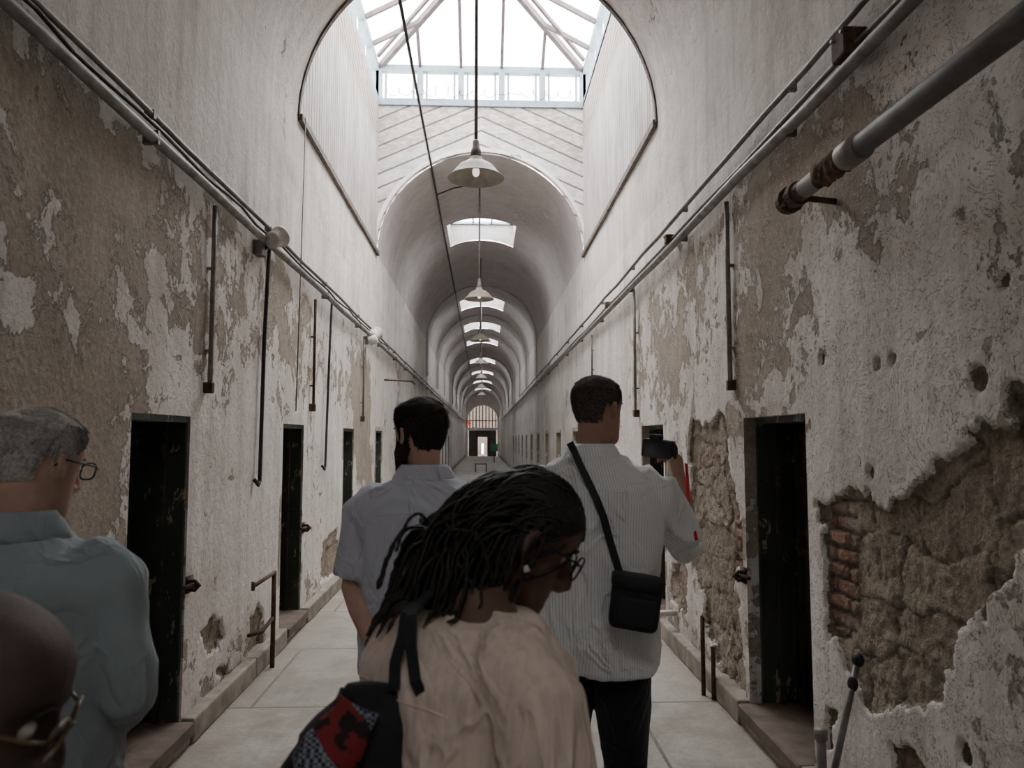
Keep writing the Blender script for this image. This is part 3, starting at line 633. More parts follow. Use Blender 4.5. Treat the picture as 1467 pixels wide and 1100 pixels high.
HT=np.array([(-.119,.016,.078,.045),(-.112,.032,.088,.015),(-.098,.045,.091,-.015),(-.08,.053,.088,-.045),(-.055,.060,.086,-.068),(-.03,.065,.084,-.082),(-.005,.069,.083,-.092),(.02,.073,.088,-.099),(.045,.075,.091,-.102),(.068,.072,.085,-.098),(.088,.062,.07,-.084),(.103,.045,.045,-.062),(.112,.025,.018,-.04),(.116,.008,-.005,-.02)])
def hsurf(t,a):
    u=t*(len(HT)-1); i=min(int(u),len(HT)-2); f=u-i; r=HT[i]*(1-f)+HT[i+1]*f
    z,w,yf,yb=r; yc=(yf+yb)/2; hl=(yf-yb)/2; c=math.cos(a); s=math.sin(a)
    x=w*math.copysign(abs(s)**.9,s); y=yc+hl*math.copysign(abs(c)**.85,c)
    if c>0:
        for sx in (-1,1): y-=.009*math.exp(-((x-sx*.032)/.016)**2-((z-.008)/.015)**2)
        y+=.006*math.exp(-(x/.022)**2-((z+.066)/.008)**2)+.005*math.exp(-(x/.022)**2-((z+.082)/.007)**2)-.004*math.exp(-(x/.03)**2-((z+.074)/.004)**2)
        y+=.004*math.exp(-(x/.05)**2-((z-.03)/.01)**2)
    return Vector((x,y,z))
def head(mb,Mh):
    rings=[]
    for i in range(46):
        t=i/45; rings.append([Mh@hsurf(t,-2*math.pi*k/48) for k in range(48)])
    mb.loft(rings)
    def P(x,y,z): return Mh@Vector((x,y,z))
    mb.tube([P(0,.080,.022),P(0,.092,.0),P(0,.104,-.022),P(0,.108,-.034),P(0,.098,-.044)],[.008,.009,.012,.0135,.010],12,rnd=True)
    for s in (-1,1):
        mb.ball(P(s*.012,.094,-.039),.0095,8)
        mb.tube([P(s*.070,.006,-.03),P(s*.078,.0,-.028),P(s*.083,-.012,-.008),P(s*.084,-.014,.012),P(s*.080,-.004,.022),P(s*.074,.006,.014)],[.006,.007,.008,.008,.007,.006],8,rnd=True)
        mb.ball(P(s*.073,-.002,-.004),(.008,.014,.024),8)
def hand(mb,w,d,n,side,curl=.5,sc=1.,spread=.0):
    w=Vector(w); d=Vector(d).normalized(); n=Vector(n); n=(n-d*n.dot(d)).normalized(); x=d.cross(n).normalized()*side
    rings=[]
    for (q,a,b) in ((-.02,.024,.019),(.0,.026,.018),(.03,.036,.0165),(.06,.041,.015),(.085,.041,.013),(.095,.036,.009)):
        rings.append([w+d*q*sc+x*math.cos(k*math.pi/8)*a*sc+n*math.sin(k*math.pi/8)*b*sc for k in range(16)])
    mb.loft(rings)
    for i in range(4):
        b=w+d*(.086-.003*abs(i-1))*sc+x*(.031-.0205*i)*sc; fl=[.95,1.06,1.,.8][i]*sc
        pts=[b-d*.02,b]; ang=0; p=b
        for q,(L,c) in enumerate(((.043,.75),(.027,.95),(.021,.6))):
            ang+=curl*c*(1+.06*i); dd=d*math.cos(ang)+n*math.sin(ang); p=p+dd*L*fl; pts.append(p)
        mb.tube(pts,[.0095*sc,.0098*sc,.0088*sc,.008*sc,.0065*sc],10,rnd=True)
    b=w+d*.025*sc+x*.028*sc+n*.005
    d1=(d*.55+x*.65+n*.5*(1+curl*.4)).normalized(); d2=(d*.8+x*.1+n*.6).normalized()
    p1=b+d1*.042*sc; p2=p1+((d1+d2)/2).normalized()*.032*sc; p3=p2+d2*.024*sc
    mb.tube([b,p1,p2,p3],[.015*sc,.0125*sc,.0105*sc,.008*sc],10,rnd=True)
TOR=[(.80,0,.14,.10),(.88,-.01,.17,.125),(.97,-.008,.165,.118),(1.08,0,.150,.108),(1.20,.0,.160,.115),(1.30,-.008,.172,.12),(1.365,-.014,.168,.112),(1.41,-.018,.148,.096),(1.445,-.018,.115,.078),(1.475,-.014,.082,.066),(1.50,-.01,.060,.056)]
def ell(cx,cy,z,rx,ry,n=32,p=.85):
    return [(cx+rx*math.copysign(abs(math.cos(2*math.pi*k/n))**p,math.cos(2*math.pi*k/n)),cy+ry*math.copysign(abs(math.sin(2*math.pi*k/n))**p,math.sin(2*math.pi*k/n)),z) for k in range(n)]
class Person:
    def __init__(s,label,loc,rz,H,skin,J,hyaw,hpitch,lean=(0,0),voxel=.007,hoff=(0,.02),hs=1.0,build=1.0,broad=1.0,curl=.6,palm=None,hands=(1,1),top=None,hsc=1.0):
        s.root=thing('person',label,'person',loc,rz); s.s=H/1.75; s.H=H; s.lean=lean; s.J=J; s.b=build; s.br=broad
        s.MW=Matrix.Translation(Vector(loc))@Matrix.Rotation(rz,4,'Z')
        S=s.s; mb=MB(); top=top or H
        def lz(z): f=max(0,(z-.95)/.55); return (lean[0]*f,lean[1]*f)
        s.lz=lz
        mb.loft([ell(lz(z)[0],yc*S+lz(z)[1]+.004,z*S-(.012 if z>1.3 else 0),rx*S*build*(.94 if z>1.3 else .97),ry*S*build*(.90 if z>1.3 else .97)) for z,yc,rx,ry in TOR])
        hb=Vector((lz(1.5)[0]+hoff[0],lz(1.5)[1]+hoff[1],top-.116*hs)); s.hc=hb
        s.Mh=Matrix.Translation(hb)@Matrix.Rotation(hyaw,4,'Z')@Matrix.Rotation(-hpitch,4,'X')@Matrix.Scale(hs,4)
        nb=Vector((lz(1.42)[0],lz(1.42)[1]+.0,1.40*S)); nt=s.Mh@Vector((0,-.028,-.05))
        mb.tube([nb,nb.lerp(nt,.5),nt],[.052*S,.053*S,.054],16)
        head(mb,s.Mh)
        for k,(a,b,c) in enumerate((('sl','el','wl'),('sr','er','wr'))):
            A,B,C=Vector(J[a]),Vector(J[b]),Vector(J[c])
            mb.tube([A+(Vector((lz(1.4)[0],A.y,A.z-.02))-A)*.35,A+Vector((0,0,-.012)),A.lerp(B,.4),B,B.lerp(C,.3),B.lerp(C,.7),C],[.042*S,.046*S,.046*S,.040*S,.043*S,.034*S,.026*S],14,rnd=True)
            pn=palm[k] if palm else (1 if k==0 else -1,0,0)
            hand(mb,C,(C-B),pn,(1 if k==0 else -1)*hands[k],curl,hsc)
        s.feet=[]
        for sx in (-1,1):
            hp=Vector((sx*.09*S,0,.88*S)); kn=Vector((sx*.1*S,.02,.49*S)); an=Vector((sx*.105*S,-.02,.09*S))
            mb.tube([hp,hp.lerp(kn,.5),kn,kn.lerp(an,.3),an],[.09*S,.078*S,.056*S,.056*S,.036*S],16,rnd=True)
            mb.tube([an,an+Vector((0,.03,-.045)),an+Vector((0,.13,-.065))],[.036,.034,.024],12,rnd=True); s.feet.append(an)
        s.body=link('body',fuse(mb,voxel,3),skin,s.root,True); s.skin=skin
    def part(s,name,me,mat,smooth=True): return link(name,me,mat,s.root,smooth)
    def shirt(s,name,mat,hem,slL,slR,infl=.022,amp=.007,seed=0,voxel=.009,hemw=1.0,collar=True,fr=(7,7,4.5),ztop=1.49):
        S=s.s; mb=MB(); lz=s.lz; rings=[]
        for z,yc,rx,ry in TOR:
            if z<hem-.02 or z>ztop: continue
            k=infl*(1.25 if z<1.25 else (1. if z<1.4 else .6))
            bb=s.b*(s.br if z>1.1 else 1)
            rxx=max(rx,.168 if z<1.3 else 0) ; ryy=max(ry,.118 if z<1.3 else 0)
            if z>1.46: rxx,ryy,k=rx,ry,.008
            rings.append(ell(lz(z)[0],yc*S+lz(z)[1],z*S,rxx*S*bb+k,ryy*S*s.b+k))
        if TOR[0][0]<hem:
            z=hem; rings.insert(0,ell(0,-.008,z*S,.172*S*s.b*hemw+infl*1.3,.127*S*s.b*hemw+infl*1.3))
        mb.loft(rings)
        for k,(a,b,c,L) in enumerate((('sl','el','wl',slL),('sr','er','wr',slR))):
            A,B,C=Vector(s.J[a]),Vector(s.J[b]),Vector(s.J[c]); g=infl*.75
            inn=A+(Vector((lz(1.4)[0],A.y,A.z+.02))-A)*.55; sh=A.lerp(inn,.30)+Vector((0,0,.004)); A2=A.lerp(B,.14)+(A-inn)*.10
            head_=[inn,sh,A2]; hr=[.046*S,.052*S+g*.5,.055*S+g*.75]
            if L<=1: pts=head_+[A.lerp(B,L*.55),A.lerp(B,L)]; rr=hr+[.054*S+g,.050*S+g*1.15]
            else:
                f=L-1; pts=head_+[A.lerp(B,.5),A.lerp(B,.86),B.lerp(A,.03),B.lerp(C,.5*f),B.lerp(C,f)]; rr=hr+[.050*S+g*.9,.045*S+g*.7,.044*S+g*.7,.043*S+g*.6,(.03 if f>.6 else .042)*S+g*.6]
            mb.tube(pts,rr,16)
        me=fuse(mb,voxel,11); wrinkle(me,amp,fr,seed)
        o=s.part(name,me,mat); s.top=o
        if collar:
            mb=MB(); c=Vector((lz(1.47)[0],lz(1.47)[1]-.004,1.478*S)); N=40
            prof=[(.103,-.018),(.097,.004),(.080,.036),(.070,.048),(.063,.046),(.061,.02),(.066,-.02)]
            rr=[]
            for (r,z) in prof: rr.append([(c.x+r*S*s.b*1.0*math.cos(2*math.pi*k/N),c.y+r*S*.92*math.sin(2*math.pi*k/N),c.z+z*(1-.3*max(0,math.sin(2*math.pi*k/N)))-.035*max(0,math.sin(2*math.pi*k/N))) for k in range(N)])
            mb.loft(rr); s.part('collar',mb.mesh('collar'),mat)
    def seam(s,mat,z=1.36,w=.15,n=26,name='yoke_seam'):
        tree=BVHTree.FromPolygons([v.co for v in s.top.data.vertices],[tuple(p.vertices) for p in s.top.data.polygons]); pts=[]
        for q in range(n):
            x=-w+2*w*q/(n-1); r=tree.ray_cast(Vector((x,-.6,z*s.s+.012*math.cos(x/w*1.5))),Vector((0,1,0)))
            if r[0] is not None: pts.append(r[0]+Vector((0,-.0006,0)))
        if len(pts)>3: s.part(name,MB().tube(pts,.0017,6).mesh(name),mat)
    def trousers(s,mat,seed=0):
        S=s.s; mb=MB()
        mb.loft([ell(0,yc*S,z*S,rx*S*s.b+.012,ry*S*s.b+.012) for z,yc,rx,ry in ((.78,0,.12,.09),(.82,0,.155,.11),(.88,-.01,.17,.125),(.97,-.008,.166,.118),(1.02,-.005,.158,.113))])
        for sx,an in zip((-1,1),s.feet):
            hp=Vector((sx*.088*S,0,.88*S)); kn=Vector((sx*.1*S,.02,.49*S))
            mb.tube([hp,hp.lerp(kn,.5),kn,kn.lerp(an,.5),an+Vector((0,0,.0))],[.102*S,.092*S,.073*S,.066*S,.058*S],18)
        me=fuse(mb,.011,3); wrinkle(me,.006,(8,8,4),seed); s.part('trousers',me,mat)
        for an in s.feet:
            mb=MB(); mb.tube([an+Vector((0,-.045,-.055*1)),an+Vector((0,.0,-.045)),an+Vector((0,.08,-.052)),an+Vector((0,.15,-.06))],[.032,.042,.038,.026],14,rnd=True)
            q=MB(); q.v=[(v[0],v[1],max(v[2],.004)) for v in mb.v]; q.f=mb.f; s.part('shoe',q.mesh('shoe'),M['black'])
    def hair(s,mat,thick,n,L,name='hair',mask=None,lift=.55,rag=.008,wd=.0011,clump=.8,bmp=1.):
        N1,N2=70,96; Mh=s.Mh; vs=[];fs=[];kp=[]
        cen=Vector((0,-.005,.01)); pts=[]
        for i in range(N1+1):
            for k in range(N2):
                a=2*math.pi*k/N2; p=hsurf(i/N1,a); nn=(p-cen).normalized(); m=mask(p,a)+rag*noise.noise(p*60) 
                q=p+nn*(thick*max(0,min(1,m/.03))*(1+bmp*(.22*noise.noise(p*30)+.13*noise.noise(p*90)))-(.004 if m<=0 else -.001)); vs.append(Mh@q); kp.append(m>-.006)
                if m>-.004: pts.append((p,nn,m,a))
        for i in range(N1):
            for k in range(N2):
                f=(i*N2+k,i*N2+(k+1)%N2,(i+1)*N2+(k+1)%N2,(i+1)*N2+k)
                if all(kp[j] for j in f): fs.append(f)
        mb=MB(); mb.add(vs,fs)
        for q in range(n):
            p,nn,m,a=random.choice(pts)
            if random.random()>(abs(p.x)+abs(p.y)+.01)/.11: continue
            p=p+Vector([random.uniform(-.002,.002) for _ in range(3)])
            base=p+nn*thick*max(0,min(1,m/.03))*.6
            dn=Vector((0,-.5,-1)) if p.y<.02 else Vector((p.x*4,-.6,-.1 if p.z>.06 else -.8)); 
            if p.z>.085: dn=Vector((.5*math.copysign(1,p.x+.001),.5,0))
            if name=='beard': dn=Vector((0,.3,-1))
            cl=noise.noise_vector(p*45)*clump
            tg=(dn-nn*dn.dot(nn)).normalized()+cl+Vector([random.uniform(-.2,.2) for _ in range(3)])
            l=L*random.uniform(.6,1.2)*(.5+.5*min(1,max(0,m)/.03)); tip=base+(tg+nn*lift)*l; sd=tg.cross(nn).normalized()*wd; md=base.lerp(tip,.5)+nn*.001
            A=[Mh@(base-sd),Mh@(base+sd),Mh@(md+sd*.8),Mh@(md-sd*.8),Mh@tip]; mb.add(A,[(0,1,2,3),(3,2,4)])
        s.part(name,mb.mesh(name),mat)
    def glasses(s,mat,lensm,hw=.027,hh=.019,r=.0021):
        mb=MB(); P=lambda x,y,z: s.Mh@Vector((x,y,z))
        for sx in (-1,1):
            pts=[]
            for k in range(21):
                a=2*math.pi*k/20; c=math.cos(a);d=math.sin(a); pts.append(P(sx*.034+hw*math.copysign(abs(c)**.7,c),.106-abs(sx*.034+hw*c)*.12,.004+hh*math.copysign(abs(d)**.75,d)))
            mb.tube(pts,r,6)
            mb.tube([P(sx*.062,.099,.010),P(sx*.076,.085,.012),P(sx*.081,.03,.010),P(sx*.082,-.005,.010),P(sx*.080,-.022,-.008)],r*1.05,6)
        mb.tube([P(-.009,.106,.008),P(0,.109,.011),P(.009,.106,.008)],.0018,6)
        g=s.part('glasses',mb.mesh('glasses'),mat)
        for sx in (-1,1):
            mb=MB(); mb.add([P(sx*.034+hw*.93*math.cos(2*math.pi*k/16),.1055-abs(sx*.034+hw*math.cos(2*math.pi*k/16))*.12,.004+hh*.95*math.sin(2*math.pi*k/16)) for k in range(16)],[tuple(range(16))])
            link('lens',mb.mesh('lens'),lensm,g)
    def eyes(s):
        for sx in (-1,1):
            P=lambda x,y,z: s.Mh@Vector((x,y,z))
            e=s.part('eye',MB().ball(P(sx*.032,.0705,.006),.0105,10).mesh('eye'),M['eyew'])
            link('iris',MB().ball(P(sx*.032,.0775,.006),.0048,8).mesh('iris'),M['black'],e,True)
            s.part('eyebrow',MB().tube([P(sx*.016,.0895,.024),P(sx*.032,.088,.030),P(sx*.05,.076,.025)],[.0022,.003,.0018],6).mesh('eyebrow'),s.browm)
def skin(name,c,dark=.8,rough=.55,bs=.2):
    g=G(name); n=g.noise(14,5); n2=g.noise(120,3); n3=g.noise(420,2); g.bump(g.math('ADD',n2,n3),bs,.002)
    m=g.fin(g.mix(g.mr(n,.35,.65),c,tuple(q*dark for q in c)),rough,0,.3); g.b.inputs['Subsurface Weight'].default_value=.05; g.b.inputs['Subsurface Radius'].default_value=(.01,.004,.002); return m
def cloth(name,c,var=.12,stripe=None,rough=.9,cr=.5,slub=0):
    g=G(name); n=g.noise(6,4); w=g.noise(260,2); col=g.mix(g.mr(n,.3,.7),c,tuple(q*(1-var) for q in c))
    if stripe:
        X,Y,Z=g.sep(); fr=g.math('FRACT',g.math('MULTIPLY',g.math('ADD',X,g.math('MULTIPLY',Y,.6)),stripe[0])); col=g.mix(g.mr(g.math('ABSOLUTE',g.math('SUBTRACT',fr,.5)),.32,.40),col,stripe[1])
    if slub: col=g.mix(g.math('MULTIPLY',g.mr(g.noise(90,3,.5,0,None,(1,1,.15)),.45,.65),slub),col,tuple(q*.72 for q in c))
    c1=g.math('ABSOLUTE',g.math('SUBTRACT',g.noise(6,3,.45,1.2,None,(1,1,.7)),.5)); h=g.math('ADD',g.math('MULTIPLY',w,.06),g.mr(c1,0.,.07,cr,0.))
    g.bump(h,.6,.014); g.b.inputs['Sheen Weight'].default_value=.15
    return g.fin(col,rough,0,.2)
def hairm(name,c,c2,rough=.8,spec=.15):
    g=G(name); n=g.noise(160,3); return g.fin(g.mix(g.mr(n,.4,.6),c,c2),rough,0,spec)
M['eyew']=simple('eye_white',(.6,.56,.52),.25)
SK1=skin('skin_fair',(.52,.33,.25)); SK2=skin('skin_dark',(.15,.085,.062)); SK3=skin('skin_tan',(.40,.235,.165)); SK4=skin('skin_deep',(.10,.067,.053),.6,.65,.6)
HG=hairm('grey_hair',(.58,.555,.53),(.38,.36,.335)); HB=hairm('dark_hair',(.022,.017,.014),(.045,.033,.028)); HK=hairm('black_hair',(.009,.0078,.0072),(.024,.020,.018),.6,.35); HS=hairm('cropped_hair',(.13,.11,.097),(.055,.046,.042))
lens=G('lens_glass'); tt=lens.n('ShaderNodeBsdfTransparent',{'Color':(.97,.97,.97,1)}); gl=lens.n('ShaderNodeBsdfGlossy',{'Roughness':.05}); mx=lens.n('ShaderNodeMixShader',{0:.04,1:tt.outputs[0],2:gl.outputs[0]}); lens.nt.links.new(mx.outputs[0],lens.out.inputs[0]); LENS=lens.mat
TORT=simple('tortoiseshell_frame',(.18,.115,.05),.35,.0,.2,60,0,c2=(.05,.03,.018))
def std_mask(front=.074,nape=-.075,side=-.02,ear=.022):
    X=[0,40,58,72,84,94,104,120,145,180]; Y=[front,front-.002,front-.02,.03,side,side,ear,-.03,nape+.01,nape]
    return lambda p,a: p.z-float(np.interp(math.degrees(abs((a+math.pi)%(2*math.pi)-math.pi)),X,Y))
# --- A
J=dict(sl=(-.19,0,1.345),el=(-.26,.02,1.08),wl=(-.14,.2,.97),sr=(.19,0,1.345),er=(.262,-.01,1.08),wr=(.10,.2,.98))
A=Person('grey-haired man in glasses and blue-grey shirt standing at the far left',(-.99,1.66,0),math.radians(-8),1.68,SK1,J,math.radians(-14),math.radians(14),hoff=(-.005,.035),build=1.10,broad=1.09,curl=.7,palm=[(0,0,1),(0,0,1)])
cA=cloth('teal_shirt',(.27,.31,.325),cr=.6); A.shirt('shirt',cA,.80,1.98,1.98,.026,.012,3,fr=(6,6,3)); A.seam(cA); A.trousers(cloth('dark_trousers',(.03,.035,.05)),1)
A.hair(HG,.006,30000,.014,mask=std_mask(.07,-.065,-.02),lift=.3,wd=.0009,clump=.35,bmp=.4); A.glasses(M['black'],LENS); A.browm=HG; A.eyes()
# --- B
J=dict(sl=(-.15,0,1.16),el=(-.2,.02,.92),wl=(-.16,.16,.76),sr=(.15,0,1.16),er=(.2,.02,.92),wr=(.16,.16,.76))
B=Person('bald person in tortoiseshell glasses at the bottom left corner, nearest the camera',(-.60,.80,0),math.radians(-75),1.46,SK4,J,math.radians(0),math.radians(22),hoff=(0,.06),curl=.6,hs=1.0)
B.shirt('shirt',cloth('brown_shirt',(.05,.04,.035)),.80,1.9,1.9,.02,.006,5); B.trousers(cloth('brown_trousers',(.04,.035,.03)),2); B.glasses(TORT,LENS,.025,.018,.0024); B.browm=HK; B.eyes()
# --- C
J=dict(sl=(-.19,-.01,1.40),el=(-.235,-.05,1.12),wl=(-.12,-.19,.91),sr=(.19,-.01,1.40),er=(.25,-.07,1.13),wr=(.06,-.2,.95))
Cc=Person('dark-haired bearded man in lavender grey short-sleeved shirt, hands behind back',(-.205,2.62,0),math.radians(2),1.755,SK1,J,math.radians(42),math.radians(4),build=1.13,broad=1.12,curl=.7,palm=[(0,-1,.2),(0,-1,.2)],hs=1.04,hoff=(-.02,.02))
cC=cloth('lavender_shirt',(.52,.53,.61),cr=.6); Cc.shirt('shirt',cC,.84,.90,.90,.026,.012,8,fr=(6,6,3)); Cc.seam(cC); Cc.trousers(cloth('pale_blue_trousers',(.32,.36,.44)),4)
Cc.hair(HB,.009,24000,.014,mask=std_mask(.07,-.08,-.05,.010),lift=.35,rag=.010,clump=.5,bmp=.7); Cc.hair(HB,.015,8000,.018,name='beard',mask=lambda p,a:(min(-.022-p.z,math.cos(a)*.12+.03) if not(p.y>.08 and p.z>-.055) else -.02)); Cc.browm=HB; Cc.eyes()
# --- D
LD=Vector((.385,2.62,0)); rzD=math.radians(-20)
MD=(Matrix.Translation(LD)@Matrix.Rotation(rzD,4,'Z')).inverted()
w2=lambda x,y,z:tuple(MD@Vector((x,y,z)))
wrD=w2(.742,2.80,1.47)
J=dict(sl=(-.205,0,1.455),el=(-.22,.16,1.22),wl=(.08,.36,1.40),sr=(.205,0,1.455),er=w2(.745,2.68,1.225),wr=wrD)
D=Person('tall man in striped white shirt raising a camera, crossbody bag on his back',tuple(LD),rzD,1.84,SK3,J,math.radians(-28),math.radians(2),voxel=.005,build=1.05,broad=1.11,curl=1.0,palm=[(1,0,0),(-.8,.5,0)],hands=(1,1),hoff=(.02,.02),hs=1.03,hsc=1.08)
strp=cloth('striped_shirt',(.80,.80,.80),.06,(95,(.57,.59,.63)),cr=.7)
D.shirt('shirt',strp,.80,1.95,1.14,.030,.015,12,fr=(6,6,3)); D.seam(strp,1.37); D.trousers(cloth('black_trousers',(.012,.012,.014)),5)
D.hair(HS,.0025,24000,.006,mask=std_mask(.085,-.05,.005),rag=.02,wd=.0009,clump=.3,bmp=.5); D.browm=HB; D.eyes()
# --- E
J=dict(sl=(-.165,.03,1.29),el=(-.22,.05,1.04),wl=(-.12,.24,.96),sr=(.175,.02,1.29),er=(.255,.0,1.04),wr=(.19,.2,.94))
E_=Person('woman with long black locs, glasses and beige jacket walking past in the foreground',(-.055,1.20,0),math.radians(-55),1.63,SK2,J,math.radians(-28),math.radians(32),lean=(0,.06),voxel=.005,hoff=(0,.095),hs=.96,build=1.0,broad=1.02,curl=.6,top=1.560)
cE=cloth('beige_jacket',(.70,.58,.50),.1,cr=.6,slub=.5); E_.shirt('jacket',cE,.78,1.95,1.95,.034,.011,21,voxel=.007,fr=(6,6,3.5),collar=False,ztop=1.46); E_.seam(cE,1.33,.13); E_.trousers(cloth('navy_trousers',(.02,.022,.03)),6)
E_.glasses(M['black'],LENS,.028,.021,.0018); E_.browm=HK; E_.eyes()
TL=BVHTree.FromPolygons([v.co for v in E_.top.data.vertices],[tuple(p.vertices) for p in E_.top.data.polygons])
mb=MB(); Mh=E_.Mh; Mi=Mh.inverted(); Rh=Mh.to_3x3(); msk=std_mask(.060,-.07,-.03,-.01); rl=random.Random(4)
S=E_.s
vs=[];fs=[];kp=[]
for i in range(51):
    for k in range(72):
        a=2*math.pi*k/72; p=hsurf(i/50,a); nn=(p-Vector((0,-.005,.01))).normalized(); m=msk(p,a); vs.append(Mh@(p+nn*(.003 if m>.0 else -.004))); kp.append(m>-.005)
for i in range(50):
    for k in range(72):
        f=(i*72+k,i*72+(k+1)%72,(i+1)*72+(k+1)%72,(i+1)*72+k)
        if all(kp[j] for j in f): fs.append(f)
mb.add(vs,fs)
cnt=0
gath=Mh@Vector((.0,-.125,-.05)); down=Vector((0,-.35,-1)).normalized()
while cnt<560:
    t=rl.random(); a=rl.uniform(-math.pi,math.pi); p=hsurf(t,a)
    if msk(p,a)<.001 or rl.random()>(abs(p.x)+abs(p.y)+.015)/.11: continue
    cnt+=1
    lay=rl.uniform(0.003,.010) if (p.z>.05 or p.y>-.02) else rl.uniform(.004,.026); nn=(p-Vector((0,-.005,.01))).normalized()
    P=Mh@p; back=Rh@Vector((p.x*1.0,-1,.1 if p.y>-.03 else -.5)); N=Rh@nn; d=(back.normalized()*.9+N*.2).normalized()
    L=(rl.uniform(.27,.37) if p.z>.0 else rl.uniform(.17,.26)); st_n=40; stp=L/st_n; pts=[P]; wv=rl.uniform(0,6); kk=rl.uniform(.6,1.3)
    am=rl.uniform(.05,.17); gt=gath+Vector((rl.uniform(-.085,.085),rl.uniform(-.03,.03),rl.uniform(-.03,.03)))
    for q in range(st_n):
        f=q/st_n; to=(gt-P)
        pull=to.normalized()*(.16 if (to.length>.035 and f<.55) else 0)
        d=(d*.80+down*(.03+.30*f)+pull+Vector((math.sin(wv+q*kk),math.cos(wv*1.7+q*kk*.9),.5*math.sin(q*kk*1.2)))*am*(.25+f)).normalized()
        P=P+d*stp
        l=Mi@P; c=Vector((0,-.006,.008)); e=Vector((.076+lay,.096+lay,.109+lay)); u=Vector(((l.x-c.x)/e.x,(l.y-c.y)/e.y,(l.z-c.z)/e.z))
        if u.length<1: u.normalize(); P=Mh@Vector((c.x+u.x*e.x,c.y+u.y*e.y,c.z+u.z*e.z))
        l=Mi@P
        if l.y>.02 and l.z<.045: P=Mh@Vector((l.x,l.y-.010,l.z))
        # rest on the jacket: push out along its surface normal
        loc,nm_,ix,ds=TL.find_nearest(P)
        if loc is not None:
            off=(P-loc).dot(nm_); need=.005+lay*.6
            if off<need and ds<.12: P=P+nm_*(need-off)*.8
        pts.append(P)
    r0=rl.uniform(.0022,.0035); rr=[r0*(1+.25*math.sin(q*2.1+wv)) for q in range(len(pts)-1)]+[.0008]
    mb.tube(pts,rr,5)
E_.part('hair',mb.mesh('hair'),HK)
P=lambda x,y,z: Mh@Vector((x,y,z))
for s_ in (-1,1): E_.part('earring',MB().ball(P(s_*.088,.010,-.040),.0062,8).mesh('earring'),M['whitep'])

def bvh(o,root):
    Mw=root.MW; me=o.data; return BVHTree.FromPolygons([Mw@v.co for v in me.vertices],[tuple(p.vertices) for p in me.polygons])
TD=bvh(D.top,D)
def onback(tree,px,py,ypl,off=.008):
    q=hit(px,py,1,ypl); r=tree.ray_cast(Vector((q.x,q.y-1,q.z)),Vector((0,1,0)))
    return (r[0]+r[1]*off) if r[0] is not None else None
def ribbon(pts,w,th,nrm,mb):
    rings=[]
    for i,p in enumerate(pts):
        t=(pts[min(i+1,len(pts)-1)]-pts[max(i-1,0)]).normalized(); n=nrm[i]; n=(n-t*n.dot(t)).normalized(); s_=t.cross(n)
        rings.append([p+s_*w/2+n*th/2,p-s_*w/2+n*th/2,p-s_*w/2-n*th/2,p+s_*w/2-n*th/2])
    mb.loft(rings)
pts=[];nr=[]
path=[(816,634),(822,645),(832,665),(842,690),(852,715),(861,740),(870,768),(878,795),(884,818),(888,835)]
for (x,y) in path:
    q=onback(TD,x,y,2.48,.010)
    if q is None: q=hit(x,y,1,2.5)
    pts.append(q); nr.append(Vector((0,-1,.15)))
for i in range(1,len(pts)-1): pts[i].y=min(pts[i].y,(pts[i-1].y+pts[i+1].y)/2+.004)
bc=hit(910,862,1,2.375)
t=thing('camera_bag','black crossbody camera bag hanging on the back of the striped shirt','bag',tuple(bc)); 
fab=simple('black_nylon',(.013,.013,.015),.7,0,.3,60,.3)
Rb=Matrix.Rotation(math.radians(-10),3,'Z')@Matrix.Rotation(math.radians(8),3,'Y')
def rbox(mb,c,sz,M3,n=4):
    rings=[]; c=Vector(c)
    for (f,k) in ((-.5,.86),(-.46,.95),(-.38,1),(.30,1.02),(.44,.97),(.5,.88)):
        ring=[]
        for q in range(28):
            a=2*math.pi*q/28; cc,ss=math.cos(a),math.sin(a); e=.35
            ring.append(c+M3@Vector((math.copysign(abs(cc)**e,cc)*sz[0]/2*k,math.copysign(abs(ss)**e,ss)*sz[1]/2*k,f*sz[2])))
        rings.append(ring)
    mb.loft(rings)
mb=MB(); rbox(mb,bc,(.155,.10,.16),Rb); mb.build('bag_body',fab,t,True)
mb=MB(); rbox(mb,bc+Rb@Vector((0,-.052,-.02)),(.12,.03,.085),Rb); mb.build('front_pocket',fab,t,True)
mb=MB(); rbox(mb,bc+Rb@Vector((0,-.006,.066)),(.165,.115,.035),Rb); mb.build('flap',fab,t,True)
mb=MB(); pts.append(bc+Vector((-.06,-.01,.07))); nr.append(Vector((0,-1,.2))); ribbon(pts,.024,.004,nr,mb); mb.build('strap',fab,t)
cc=Vector((.678,2.85,1.580))
Rc=Matrix.Rotation(math.radians(-35),3,'Z')@Matrix.Rotation(math.radians(6),3,'Y')
t=thing('camera','black handheld camera held up in the right hand of the striped-shirt man','camera',tuple(cc))
mb=MB(); mb.obox(cc,(.125,.042,.072),Rc); mb.obox(cc+Rc@Vector((-.01,-.004,.044)),(.045,.046,.024),Rc); o=mb.build('camera_body',M['black'],t); m=o.modifiers.new('b','BEVEL'); m.width=.008; m.segments=3
MB().lathe([(.01,.0),(.03,.0),(.032,.03),(.035,.035),(.035,.075),(.03,.08),(.01,.07)],cc+Rc@Vector((-.005,.02,0)),24,Rc@Matrix.Rotation(-math.pi/2,3,'X')).build('lens_barrel',M['black'],t,True)
MB().obox(cc+Rc@Vector((-.014,-.022,-.004)),(.06,.003,.042),Rc).build('screen',simple('camera_screen',(.04,.045,.05),.2),t)
mb=MB(); mb.ball(cc+Rc@Vector((.062,.006,-.004)),(.014,.026,.034),10); mb.build('grip',M['black'],t,True)
RED=cloth('red_strap',(.60,.02,.03)); mb=MB()
